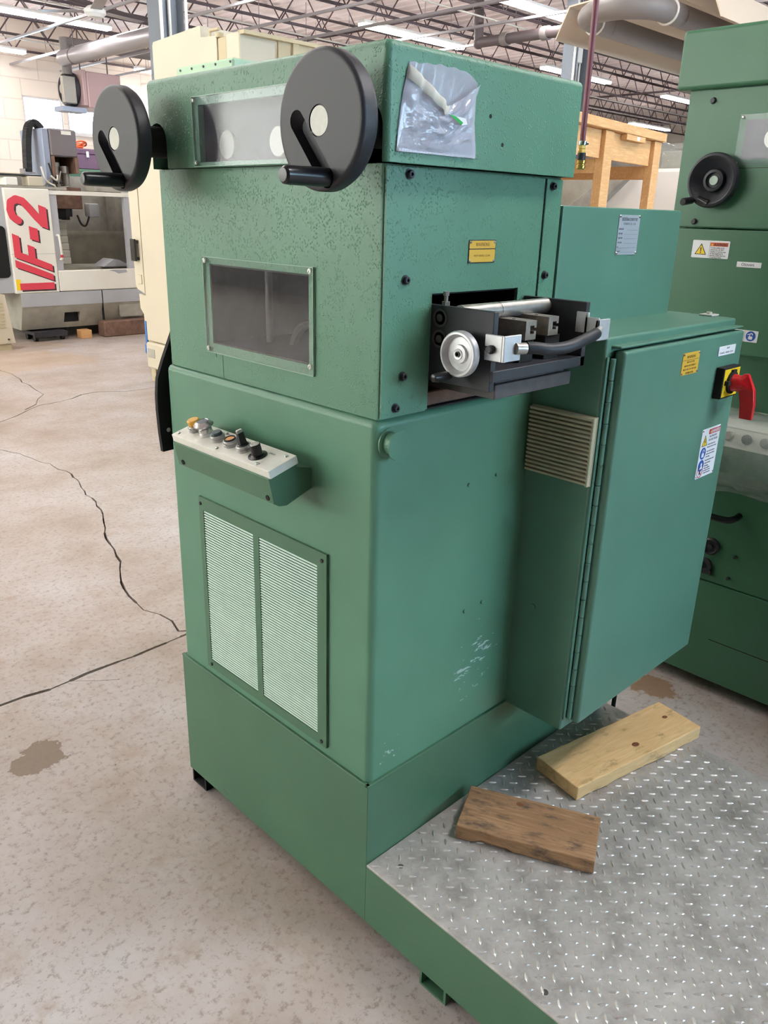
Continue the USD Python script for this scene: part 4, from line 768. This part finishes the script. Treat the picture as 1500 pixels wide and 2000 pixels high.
part(nb, 'fitting', cat(lathe([(.026, 0), (.026, .012), (.014, .014), (.012, .004), (0, .004)], (NX, .010, .462), (-1, 0, 0), 28), box(NX-.012, NX, -.018, .03, .434, .45)), 'black_steel', 'black round fitting')
for yy, z in ((-.085, .52), (-.075, .44)): part(nb, 'small_bolt', cyl((NX, yy, z), (NX-.009, yy, z), .006, 12, .001), 'black_steel')

# ================================================================== BEHIND, LEFT: MILL, CABINETS, CREAM MACHINE
ml = thing('milling_machine', 'white and grey milling machine with big red slanted lettering on its door', 'machine', (3.4, 9.6, 0))
MY = 8.8
part(ml, 'end_panel', cat(box(2.15, 2.70, MY+.02, MY+.06, .57, 1.70), box(2.15, 2.2, MY+.06, 10.3, .57, 1.7)), 'mill_grey', 'grey end panel')
part(ml, 'end_window', prism(rrect(.5, .56, .05), .012, (2.43, MY+.02, 1.02), FY), 'matte_black', 'black rounded window')
part(ml, 'yellow_sticker', box(2.715, 2.765, MY-.022, MY-.019, .60, .72), 'sign_bright_yellow')
dr = part(ml, 'door_panel', cb(2.70, 3.215, MY-.02, MY+.05, .560, 1.700, .01), 'mill_white', 'white door with red lettering')
part(dr, 'door_seam', box(2.70, 3.215, MY-.0215, MY-.02, .995, .999), 'mill_grey')
FR = (np.array([0, 0, 1.]), np.array([-1., 0, 0]), np.array([0, -1., 0]))     # lettering that reads upwards
for nm, mm_, dx, dz, dd_ in (('letter_shadow', 'letter_shadow', .020, -.018, .002), ('red_letter', 'red_letter', 0, 0, .006)):
    L_ = []
    strokes = [Polygon([(0, .40), (.075, .40), (.075, 0), (0, 0)]), Polygon([(.095, 0), (.165, 0), (.335, .42), (.255, .42)]),      # V
               Polygon([(.20, 0), (.275, 0), (.445, .42), (.365, .42)]), Polygon([(.365, .42), (.62, .42), (.59, .345), (.335, .345)]), Polygon([(.318, .26), (.50, .26), (.47, .185), (.288, .185)]),  # F
               Polygon([(.56, .22), (.70, .22), (.67, .125), (.53, .125)])]                                                           # hyphen
    two = [(.76, .33), (.80, .385), (.87, .405), (.95, .39), (.985, .33), (.965, .26), (.90, .20), (.80, .12), (.735, .055)]
    strokes += [LineString(two).buffer(.040, 6), Polygon([(.70, .085), (.93, .085), (.90, 0), (.67, 0)])]
    L_.append(prism(unary_union(strokes), dd_, (3.175+dx-.02, MY-.02, .600+dz), FR))
    part(dr, nm, cat(L_), mm_, smooth=False)
part(ml, 'frame_post', box(3.215, 3.30, MY, MY+.06, .80, 1.66), 'mill_grey'); part(ml, 'frame_post', box(4.14, 4.30, MY, MY+.06, .80, 1.70), 'mill_grey'); part(ml, 'frame_post', cat(box(4.60, 4.70, MY, MY+.06, .8, 1.7), box(4.3, 4.6, MY+.01, MY+.05, .8, 1.7)), 'mill_grey')
part(ml, 'top_rail', box(3.215, 4.70, MY-.01, MY+.08, 1.645, 1.690), 'mill_white')
part(ml, 'apron', cb(3.22, 4.70, MY-.02, MY+.05, .565, .805, .01), 'mill_white', 'white lower apron')
part(ml, 'apron_patch', prism(Polygon([(3.85, .795), (4.08, .800), (4.10, .765), (3.98, .75), (3.93, .775)]), .002, (0, MY-.02, 0), FY), 'mill_grey')
sk = prism(Polygon([(MY-.01, .56), (MY-.01, .40), (MY+.10, .13), (10.4, .13), (10.4, .56)]), 1.95, (2.75, 0, 0), (np.array([0, 1., 0]), np.array([0, 0, 1.]), np.array([1., 0, 0])))
skirt = part(ml, 'skirt', diff(sk, box(3.26, 3.45, MY-.2, MY+.5, .195, .315)), 'mill_dirty', 'dirty grey skirt'); part(skirt, 'skirt_band', box(2.75, 4.70, MY-.016, MY-.01, .405, .56), 'mill_grey'); part(skirt, 'skirt_seam', box(3.735, 3.745, MY-.018, MY+.02, .20, .56), 'matte_black'); part(skirt, 'chip_opening', box(3.262, 3.448, MY+.08, MY+.09, .197, .313), 'matte_black'); part(skirt, 'access_plate', rot(prism(rrect(.32, .16, .03), .01, (4.12, MY+.012, .30), FY), 0, (0, 0, 0)), 'mill_dirty')
for x in (2.95, 3.35, 4.5): part(ml, 'levelling_foot', cyl((x, MY+.35, 0), (x, MY+.35, .14), .05, 16), 'black_steel')
part(ml, 'enclosure', cat(box(3.22, 4.7, 10.38, 10.42, .55, 1.9), box(3.2, 3.24, MY+.06, 10.4, .55, 1.68), box(4.68, 4.72, MY+.06, 10.4, .55, 1.9), box(3.24, 4.68, MY+.06, 10.38, .62, .66)), 'mill_inside', 'stained inside walls')
part(ml, 'inner_panel', cat(box(3.66, 4.66, 9.75, 9.78, 1.18, 1.66), box(3.66, 4.66, 9.72, 9.75, .66, 1.20)), 'mill_rust', 'stained back panel') if False else part(ml, 'inner_panel', box(3.72, 4.66, 9.75, 9.78, .66, 1.22), 'mill_dirty', 'stained inner panel')
for k in range(8): part(ml, 'way_cover', cb(3.40, 3.74, 9.55+.01*k, 9.62+.01*k, .74+k*.085, .74+k*.085+.080, .006), 'mill_white')
part(ml, 'table', box(3.4, 4.5, 9.1, 9.6, .70, .82), 'mill_dirty'); part(ml, 'table_guard', prism([(3.9, .82), (4.25, .82), (4.12, .90), (4.05, .91)], .3, (0, 9.3, 0), FY), 'mill_grey')
part(ml, 'spindle_head', cb(3.50, 3.845, 9.3, 9.9, 1.49, 1.74, .01), 'mill_rust', 'rusty spindle head'); part(ml, 'spindle_nose', cat(cyl((3.675, 9.45, 1.49), (3.675, 9.45, 1.40), .085, 24), cyl((3.675, 9.45, 1.40), (3.675, 9.45, 1.36), .05, 20)), 'black_steel'); part(ml, 'tool_plate', box(3.28, 3.64, 9.35, 9.6, 1.37, 1.50), 'matte_black')
part(ml, 'coolant_pump', cat(rb(3.90, 4.04, 9.25, 9.4, 1.40, 1.56, .02, 2)), 'mill_grey'); part(ml, 'coolant_line', tube(smoothpath([(3.92, 9.3, 1.42), (3.86, 9.3, 1.30), (3.80, 9.3, 1.32), (3.76, 9.3, 1.42)], 5), .012, 8), 'rubber')
part(ml, 'column_cover', cb(3.515, 3.845, 9.3, 9.9, 2.08, 2.385, .015), 'head_grey', 'dark grey motor cover'); part(ml, 'column_side', cb(3.43, 3.514, 9.32, 9.95, 1.72, 2.38, .01), 'bluegrey'); part(ml, 'cover_label', box(3.66, 3.78, 9.296, 9.30, 2.325, 2.365), 'plate_white')
part(ml, 'motor_bay', cat(box(3.515, 3.845, 9.75, 9.9, 1.72, 2.08), box(3.515, 3.55, 9.3, 9.75, 1.74, 2.08), box(3.80, 3.845, 9.3, 9.75, 1.9, 2.08)), 'mill_rust'); part(ml, 'motor', cat(cyl((3.63, 9.5, 1.74), (3.63, 9.5, 2.02), .055, 18), cyl((3.75, 9.5, 1.74), (3.75, 9.5, 1.98), .045, 18), cyl((3.70, 9.42, 1.90), (3.70, 9.42, 1.98), .04, 12)), 'jaw_steel')
rc = random.Random(11)
for k in range(9):
    a = np.array([3.33+rc.random()*.25, 9.27-rc.random()*.05, 1.72+rc.random()*.30]); b = np.array([3.45+rc.random()*.35, 9.26, 1.72+rc.random()*.15])
    part(ml, 'cable', tube(smoothpath([a, (a+b)/2+[-.08+rc.random()*.1, 0, -.12+rc.random()*.08], b], 6), .008+.006*rc.random(), 7), ['rubber', 'plate_white', 'jaw_steel'][k % 3], smooth=True)
ch = smoothpath([(3.29, 9.5, 1.90), (3.31, 9.5, 2.15), (3.345, 9.5, 2.36), (3.40, 9.5, 2.44), (3.455, 9.5, 2.43), (3.50, 9.5, 2.38)], 6)
links = []
for p, q_ in zip(ch[:-1:1], ch[1::1]):
    d = (q_-p)/np.linalg.norm(q_-p); mm2 = box(-.5*np.linalg.norm(q_-p), .46*np.linalg.norm(q_-p), -.06, .06, -.032, .032); links.append(place(mm2, (p+q_)/2, d, np.array([0, 1., 0]), np.cross(d, [0, 1., 0])))
for l in links: part(ml, 'carrier_link', l, 'rubber', smooth=False)
part(ml, 'carrier_bracket', cat(box(3.22, 3.36, 9.44, 9.56, 1.875, 1.895), box(3.22, 3.24, 9.44, 9.56, 1.895, 1.93)), 'strut')
part(ml, 'roof_panel', cat(box(2.6, 3.50, 8.95, 9.6, 1.70, 1.73), box(3.85, 4.7, 8.95, 9.2, 1.70, 1.80)), 'mill_dirty'); part(ml, 'roof_tray', box(2.76, 3.30, 9.15, 9.3, 1.84, 1.855), 'rubber'); part(ml, 'valve_box', cb(3.12, 3.30, 9.1, 9.3, 1.73, 1.84, .01), 'cream'); part(ml, 'valve_box', cb(2.86, 3.0, 9.1, 9.3, 1.73, 1.82, .01), 'plate_white')
part(ml, 'door_handle', tube(smoothpath([(3.255, MY, 1.20), (3.265, MY-.04, 1.18), (3.275, MY-.04, .96), (3.27, MY, .93)], 5), .013, 10), 'mill_white'); part(ml, 'handle_grip', cyl((3.277, MY-.04, .955), (3.275, MY-.04, .985), .016, 12), 'sign_red')
tb = thing('tool_box', 'purple metal tool box standing behind the mill head', 'tool box', (4.6, 10.7, 2.0)); part(tb, 'box_body', cb(4.36, 4.95, 10.5, 10.9, 2.003, 2.19, .01), 'purple_box'); part(tb, 'lid', cb(4.355, 4.955, 10.495, 10.905, 2.19, 2.262, .012), 'purple_box'); part(tb, 'latch', cb(4.52, 4.56, 10.485, 10.5, 2.15, 2.23, .004), 'steel')
oc = thing('orange_cord', 'coil of orange cord lying on the purple tool box', 'cord', (4.5, 10.7, 2.262)); part(oc, 'coil', cat([tube([(4.47+.11*math.cos(a)+.02*k, 10.7+.08*math.sin(a*1.0+.3), 2.278+.012*k+.05*max(0, math.sin(a+k))) for a in np.linspace(0, 6.28, 26)], .011, 8) for k in range(4)]), 'orange_cord', smooth=True)
single('control_cabinet', cat(cb(4.2, 5.2, 10.45, 11.2, 0, 2.0, .02)), 'green_neighbour', 'green cabinet behind the mill that carries the purple tool box', 'cabinet')
single('wood_block', cb(3.40, 3.53, 8.72, 8.86, 0, .10, .004), 'crate_pine', 'small bright wood block on the floor in front of the mill', 'wood block')
dl = thing('machine_dolly', 'low black dolly on wheels under the left end of the mill', 'dolly', (3.0, 8.95, 0)); part(dl, 'deck', cat(box(2.84, 3.24, 8.78, 9.1, .075, .11), box(2.84, 3.24, 8.76, 8.78, .05, .11)), 'black_steel')
for x in (2.88, 3.2):
    for yy in (8.83, 9.05): part(dl, 'wheel', cyl((x-.02, yy, .038), (x+.02, yy, .038), .038, 18), 'rubber')
single('timber_skid', cat(cb(3.68, 4.5, 8.68, 8.86, 0, .19, .01)), 'mill_rust', 'worn grey timber block under the right part of the mill', 'timber')
lc = thing('louvred_cabinet', 'cream cabinet with louvre slots standing at the left edge of the picture', 'cabinet', (2.1, 8.5, 0))
part(lc, 'body', prism([(1.5, .075), (2.47, .075), (2.42, .60), (2.05, .665), (1.5, .665)], .28, (0, 8.65, 0), FY), 'cream'); part(lc, 'plinth', box(1.5, 2.43, 8.39, 8.64, 0, .075), 'cream_trim')
for c0 in (2.02, 2.27):
    for k in range(8): part(lc, 'louvre', cat(rot(box(c0, c0+.115, 8.365, 8.368, .245+k*.036, .262+k*.036), 0, (0, 0, 0))), 'cream_trim')
for x in (2.19, 2.40): part(lc, 'bolt', cyl((x, 8.37, .12), (x, 8.362, .12), .010, 10), 'black_steel')

cr = thing('cream_machine', 'tall cream enclosed machine behind the left side of the green machine', 'machine', (3.5, 4.8, 0))
part(cr, 'main_body', cb(2.78, 4.4, 3.3, 5.93, .375, 1.95, .01), 'cream'); part(cr, 'edge_panel', prism([(-6.095, 1.75), (-6.09, .86), (-6.06, .83), (-5.935, .80), (-5.935, 1.75)], .05, (2.83, 0, 0), FX), 'cream', 'narrow door edge panel')
part(cr, 'lower_edge', prism([(-6.06, .79), (-6.055, .66), (-6.00, .61), (-5.99, .40), (-5.93, .36), (-5.93, .78)], .05, (2.84, 0, 0), FX), 'cream')
part(cr, 'door_handle', cat(cb(2.735, 2.755, 5.975, 6.06, 1.08, 1.27, .006), cb(2.75, 2.785, 5.98, 6.05, 1.09, 1.115, .003), cb(2.75, 2.785, 5.98, 6.05, 1.235, 1.26, .003)), 'black_handle', 'black door handle')
part(cr, 'latch_outline', cat(box(2.774, 2.78, 5.965, 6.03, .88, .883), box(2.774, 2.78, 5.965, 6.03, .96, .963), box(2.774, 2.78, 5.965, 5.968, .88, .963)), 'cream_trim')
part(cr, 'blue_strip', box(2.785, 2.80, 5.965, 5.995, .27, .55), 'blue_strip'); part(cr, 'blue_corner', cb(2.77, 2.83, 5.93, 5.992, .255, .335, .005), 'blue_strip', 'blue corner block')
part(cr, 'side_door', cb(2.745, 2.82, 5.2, 5.925, .13, .37, .015), 'cream'); part(cr, 'door_plate', box(2.741, 2.746, 5.77, 5.89, .235, .315), 'mill_dirty')
for x, yy in ((2.79, 5.86), (4.25, 5.86), (2.85, 3.35), (4.25, 3.35)): part(cr, 'leg', cb(x, x+.09, yy, yy+.08, 0, .378, .004), 'cream_trim')
part(cr, 'under_frame', box(2.90, 4.2, 3.4, 5.85, .10, .38), 'mill_rust')
part(cr, 'upper_cover', prism([(-5.515, 1.95), (-5.515, 2.74), (-5.50, 2.765), (-4.82, 2.80), (-4.815, 2.724), (-4.61, 2.712), (-4.61, 1.95)], 1.4, (4.18, 0, 0), FX), 'cream'); part(cr, 'column_box', cb(2.785, 3.2, 4.49, 4.605, 1.95, 2.70, .008), 'cream_trim'); part(cr, 'cable_post', cb(2.775, 3.1, 4.32, 4.488, 1.95, 2.71, .008), 'cream')
part(cr, 'top_fitting', cat(cyl((2.80, 4.72, 2.70), (2.80, 4.72, 2.765), .012, 10), cyl((2.80, 4.72, 2.758), (2.80, 4.60, 2.758), .012, 10), cyl((2.80, 4.60, 2.70), (2.80, 4.60, 2.73), .03, 12)), 'cream_trim')
part(cr, 'cable_tray', cat(box(3.1, 4.6, 4.30, 4.32, 2.52, 2.70), box(2.78, 4.6, 4.27, 4.34, 2.69, 2.715), box(3.1, 4.6, 4.32, 4.5, 2.50, 2.52)), 'cream_trim'); part(cr, 'tray_post', cb(3.22, 3.28, 4.28, 4.32, 1.95, 2.70, .004), 'cream_trim')
pg_ = thing('green_cabinet', 'pale green cabinet with vent slots whose top shows just above the green hood', 'cabinet', (2.0, 3.0, 0)); part(pg_, 'body', cb(1.6, 2.3, 2.71, 3.24, 0, 2.24, .01), 'pale_green')
part(pg_, 'door', cb(1.585, 1.605, 2.74, 3.21, .12, 2.10, .004), 'pale_green'); part(pg_, 'door_handle', cb(1.565, 1.585, 2.78, 2.80, 1.0, 1.14, .004), 'black_handle'); part(pg_, 'side_panel', cb(1.66, 2.24, 2.70, 2.715, .12, 2.10, .004), 'pale_green')
for yy in (3.06, 2.98, 2.83, 2.75): part(pg_, 'vent_slot', prism(rrect(.055, .018, .005), .002, (1.6, yy, 2.185), FX), 'mill_dirty')
for yy in (3.19, 3.08, 2.97, 2.86, 2.73): part(pg_, 'screw', cyl((1.6, yy, 2.222), (1.596, yy, 2.222), .006, 8), 'black_steel')

# columns, heater unit, fan, pipes
def column(name, label, x, y, hw_, conduits):
    c = thing(name, label, 'column', (x, y, 0)); part(c, 'column_web', cat(box(x-hw_, x+hw_, y-.005, y+.005, 0, RZ), box(x-hw_-.012, x-hw_, y-hw_, y+hw_, 0, RZ), box(x+hw_, x+hw_+.012, y-hw_, y+hw_, 0, RZ)), 'column_grey', smooth=False)
    for dx, dy in conduits: part(c, 'conduit', cyl((x+dx, y+dy, .3), (x+dx, y+dy, 4.9), .018, 10), 'conduit')
    return c
c = column('steel_column', 'grey steel column with pale conduits behind the cream machine', 4.25, 7.75, .13, ((-.15, -.16), (.02, -.04), (.15, -.16)))
c = column('steel_column', 'grey steel column with conduits and a junction box behind the green hood', 10.5, 6.75, .13, ((-.17, -.10), (-.03, -.05), (.05, -.05), (.18, -.1))); part(c, 'junction_box', cb(10.42, 10.56, 6.66, 6.72, 3.7, 3.9, .01), 'conduit')
uh = thing('unit_heater', 'pinkish unit heater with round fan hanging above the far windows', 'heater', (6.8, 15, 3.2)); part(uh, 'cabinet', cb(6.78, 7.45, 14.9, 15.7, 3.25, 3.86, .015), 'heater_pink'); part(uh, 'front_frame', cb(6.70, 6.78, 14.92, 15.68, 3.28, 3.88, .01), 'heater_pink')
part(uh, 'fan_guard', lathe([(.27, 0), (.29, .02), (.29, .16), (.25, .20), (.22, .16), (.22, .02), (.27, 0)], (6.70, 15.3, 3.56), (-1, 0, 0), 32), 'black_steel'); part(uh, 'fan_blade', cat([rot(box(6.60, 6.615, 15.25, 15.35, 3.58, 3.78), a, (6.6, 15.3, 3.56), (1, 0, 0)) for a in (0, 90, 180, 270)]), 'black_steel'); part(uh, 'fan_motor', cat(cyl((6.45, 15.3, 3.56), (6.66, 15.3, 3.56), .08, 18), cb(6.35, 6.6, 15.0, 15.1, 3.3, 3.75, .01)), 'jaw_steel')
part(uh, 'flue_pipe', cat(cyl((6.55, 15.2, 3.8), (6.55, 15.2, 4.4), .09, 16), cyl((6.55, 15.2, 4.32), (8.6, 15.2, 4.36), .10, 16)), 'pipe_grey'); part(uh, 'valve_tray', box(6.28, 6.75, 14.95, 15.3, 3.16, 3.24), 'bluegrey'); part(uh, 'hanger_rod', cat([cyl((x, 15.3, 3.85), (x, 15.3, RZ), .012, 6) for x in (6.85, 7.4)]), 'joist')
cf = thing('ceiling_fan', 'small white ceiling fan hanging near the top left lights', 'ceiling fan', (5.34, 11.5, 4.1)); part(cf, 'motor', lathe([(0, -.09), (.10, -.085), (.15, -.04), (.15, .01), (.10, .05), (.04, .07), (0, .07)], (5.34, 11.5, 4.16), (0, 0, 1), 28), 'white_housing'); part(cf, 'down_rod', cyl((5.34, 11.5, 4.2), (5.34, 11.5, RZ), .02, 10), 'white_housing')
for a in (0, 120, 240): part(cf, 'blade', rot(box(5.50, 6.15, 11.42, 11.58, 4.150, 4.157), a+10, (5.34, 11.5, 4.15)), 'strut')
dp = thing('drain_pipe', 'dark cast iron pipe with elbow crossing under the roof', 'pipe', (10.1, 7.4, 4.1)); part(dp, 'run', cyl((9.95, 5.2, 4.02), (10.4, 8.55, 4.15), .075, 18), 'pipe_dark'); part(dp, 'riser', cat(cyl((10.4, 8.55, 4.10), (10.4, 8.6, RZ), .075, 18), trimesh.Trimesh(*arr(trimesh.creation.icosphere(2, .085))).apply_translation([10.4, 8.55, 4.14])), 'pipe_dark'); 
for t_ in (.15, .55, .8): p_ = np.array([9.95, 5.2, 4.02])*(1-t_)+np.array([10.4, 8.55, 4.15])*t_; part(dp, 'coupling', cyl(p_, p_+np.array([.012, .12, .004]), .095, 18), 'pipe_grey')
rh = thing('tube_heater', 'grey U-bent radiant tube heater with beige reflector hung at upper right', 'heater', (8.5, 3.0, 3.0)); ub_ = [(5.95, 3.38, 3.10), (5.62, 3.36, 3.10), (5.44, 3.2, 3.10), (5.40, 3.05, 3.10), (5.44, 2.88, 3.10), (5.60, 2.74, 3.10), (5.95, 2.72, 3.10)]
part(rh, 'tube', cat(tube(smoothpath(ub_, 6), .085, 18), cyl((5.95, 3.38, 3.1), (13, 3.38, 3.1), .085, 18), cyl((5.95, 2.72, 3.1), (13, 2.72, 3.1), .085, 18)), 'pipe_grey', smooth=True)
part(rh, 'reflector', prism([(2.30, 3.02), (2.42, 3.26), (2.9, 3.30), (3.05, 3.22), (3.2, 3.30), (3.68, 3.26), (3.80, 3.02), (3.81, 3.02), (3.69, 3.272), (3.2, 3.312), (3.05, 3.232), (2.9, 3.312), (2.41, 3.272), (2.29, 3.02)], 7.2, (5.8, 0, 0), (np.array([0, 1., 0]), np.array([0, 0, 1.]), np.array([1., 0, 0]))), 'reflector', 'beige sheet reflector')
for x in (5.75, 7.6, 10): part(rh, 'hanger', cat([tube([(x, yy+.09*math.cos(a), 3.1+.09*math.sin(a)) for a in np.linspace(0, 6.28, 20)], .012, 6) for yy in (3.38, 2.72)]+[cyl((x, 3.05, 3.25), (x, 3.05, RZ), .01, 6)]), 'conduit', smooth=True)
rd = thing('round_duct', 'round galvanised duct under the joists above the far mill', 'duct', (6.34, 12.9, 3.87)); part(rd, 'duct_pipe', cyl((6.34, 10.9, 4.0), (6.34, 14.85, 4.0), .13, 22), 'strut')
for yy in (11.5, 14.4): part(rd, 'hanger', cat(cyl((6.34, yy-.015, 4.0), (6.34, yy+.015, 4.0), .134, 22), cyl((6.34, yy, 4.12), (6.34, yy, RZ), .008, 6)), 'joist')
single('black_pipe', cyl((5.0, 11.75, 4.32), (8.3, 13.0, 4.32), .042, 14), 'pipe_dark', 'dark straight pipe under the joists beside the white ceiling fan', 'pipe')
single('air_duct', cb(11.45, 25, 6.85, 7.75, 4.2, 4.43, .01), 'black_steel', 'wide dark rectangular duct running under the roof at right', 'duct')

# ================================================================== BEHIND, RIGHT: TIMBER CRATE AND WHITE MACHINE
ct = thing('timber_crate', 'pine timber crate frame on tall posts seen between the two green machines', 'crate', (4.16, 2.13, 0), 8.0)
R8 = trimesh.transformations.rotation_matrix(math.radians(8), [0, 0, 1]); R8[:3, 3] = (4.16, 2.13, 0)
def cpart(name, m): m = m.copy(); m.apply_transform(R8); return part(ct, name, m, 'crate_pine')
for x in (-1.35, -.085, .80):
    for yy in (0, .95): cpart('post', cb(x, x+.135, yy, yy+.06, 0, 2.09, .003))
cpart('top_rail', cb(-1.4, .97, -.02, .04, 2.092, 2.15, .004)); cpart('top_rail', cb(-1.4, .97, .95, 1.01, 2.092, 2.15, .004))
for k in range(12): cpart('roof_board', cb(-1.39+k*.197, -1.39+k*.197+.19, .041, .949, 2.10, 2.13, .003))
cpart('side_board', cb(-1.2, -.09, .03, .05, 1.92, 2.088, .002)); cpart('side_board', cb(.055, .795, .03, .05, 1.92, 2.088, .002)); cpart('side_board', cb(.055, .795, .93, .95, 1.92, 2.088, .002)); cpart('cleat', cb(.22, .56, -.018, .028, 2.055, 2.09, .002))
cpart('cross_rail', cb(-.085, -.03, .06, .95, 1.83, 1.92, .003)); cpart('cross_rail', cb(.80, .86, .06, .95, 1.83, 1.92, .003)); cpart('floor_board', cb(-1.35, .935, .06, .95, .3, .34, .003))
lb_ = part(ct, 'paper_label', trimesh.Trimesh(*arr(box(.40, .45, -.0195, -.018, 2.062, 2.086))).apply_transform(R8), 'sign_white')
wm = thing('white_machine', 'white enclosed machine standing behind the timber crate', 'machine', (7.0, 3.3, 0)); part(wm, 'cabinet', cb(6.2, 8.4, 2.3, 4.6, .1, 1.98, .03), 'bright_white'); part(wm, 'plinth', box(6.3, 8.3, 2.4, 4.5, 0, .1), 'mill_grey')
part(wm, 'side_window', place(prism(rrect(.5, .42, .07), .01), (6.2, 3.72, 1.72), *FX), 'mill_dirty', 'rounded side window'); part(wm, 'frame_post', cb(6.10, 6.2, 3.93, 4.09, 0, 1.97, .01), 'mill_inside'); part(wm, 'post_label', box(6.095, 6.10, 3.97, 4.05, 1.7, 1.95), 'sign_white')
part(wm, 'diagonal_arm', trimesh.convex.convex_hull(np.vstack([cb(6.02, 6.12, 3.58, 3.72, 1.42, 1.60, .005).vertices, cb(6.02, 6.12, 3.08, 3.2, 1.88, 1.98, .005).vertices])), 'mill_inside', 'brown diagonal arm')
wb = thing('wrapped_bundle', 'bundle wrapped in clear plastic film on top of the white machine', 'bundle', (6.7, 2.8, 1.98)); m = rb(6.35, 7.2, 2.35, 3.06, 1.985, 2.20, .05, 3); v, f = trimesh.remesh.subdivide_to_size(m.vertices, m.faces, .06); v = v+(meshkit.fbm(v*9, 3, 2)-.5)[:, None]*np.array([.06, .06, .09]); v[:, 2] = np.maximum(v[:, 2], 1.983)
m2 = trimesh.Trimesh(v, f); m2.merge_vertices(); part(wb, 'film_wrap', m2, 'wrap', smooth=50); part(wb, 'wrapped_box', cb(6.45, 7.1, 2.42, 2.98, 1.985, 2.14, .01), 'mill_dirty')
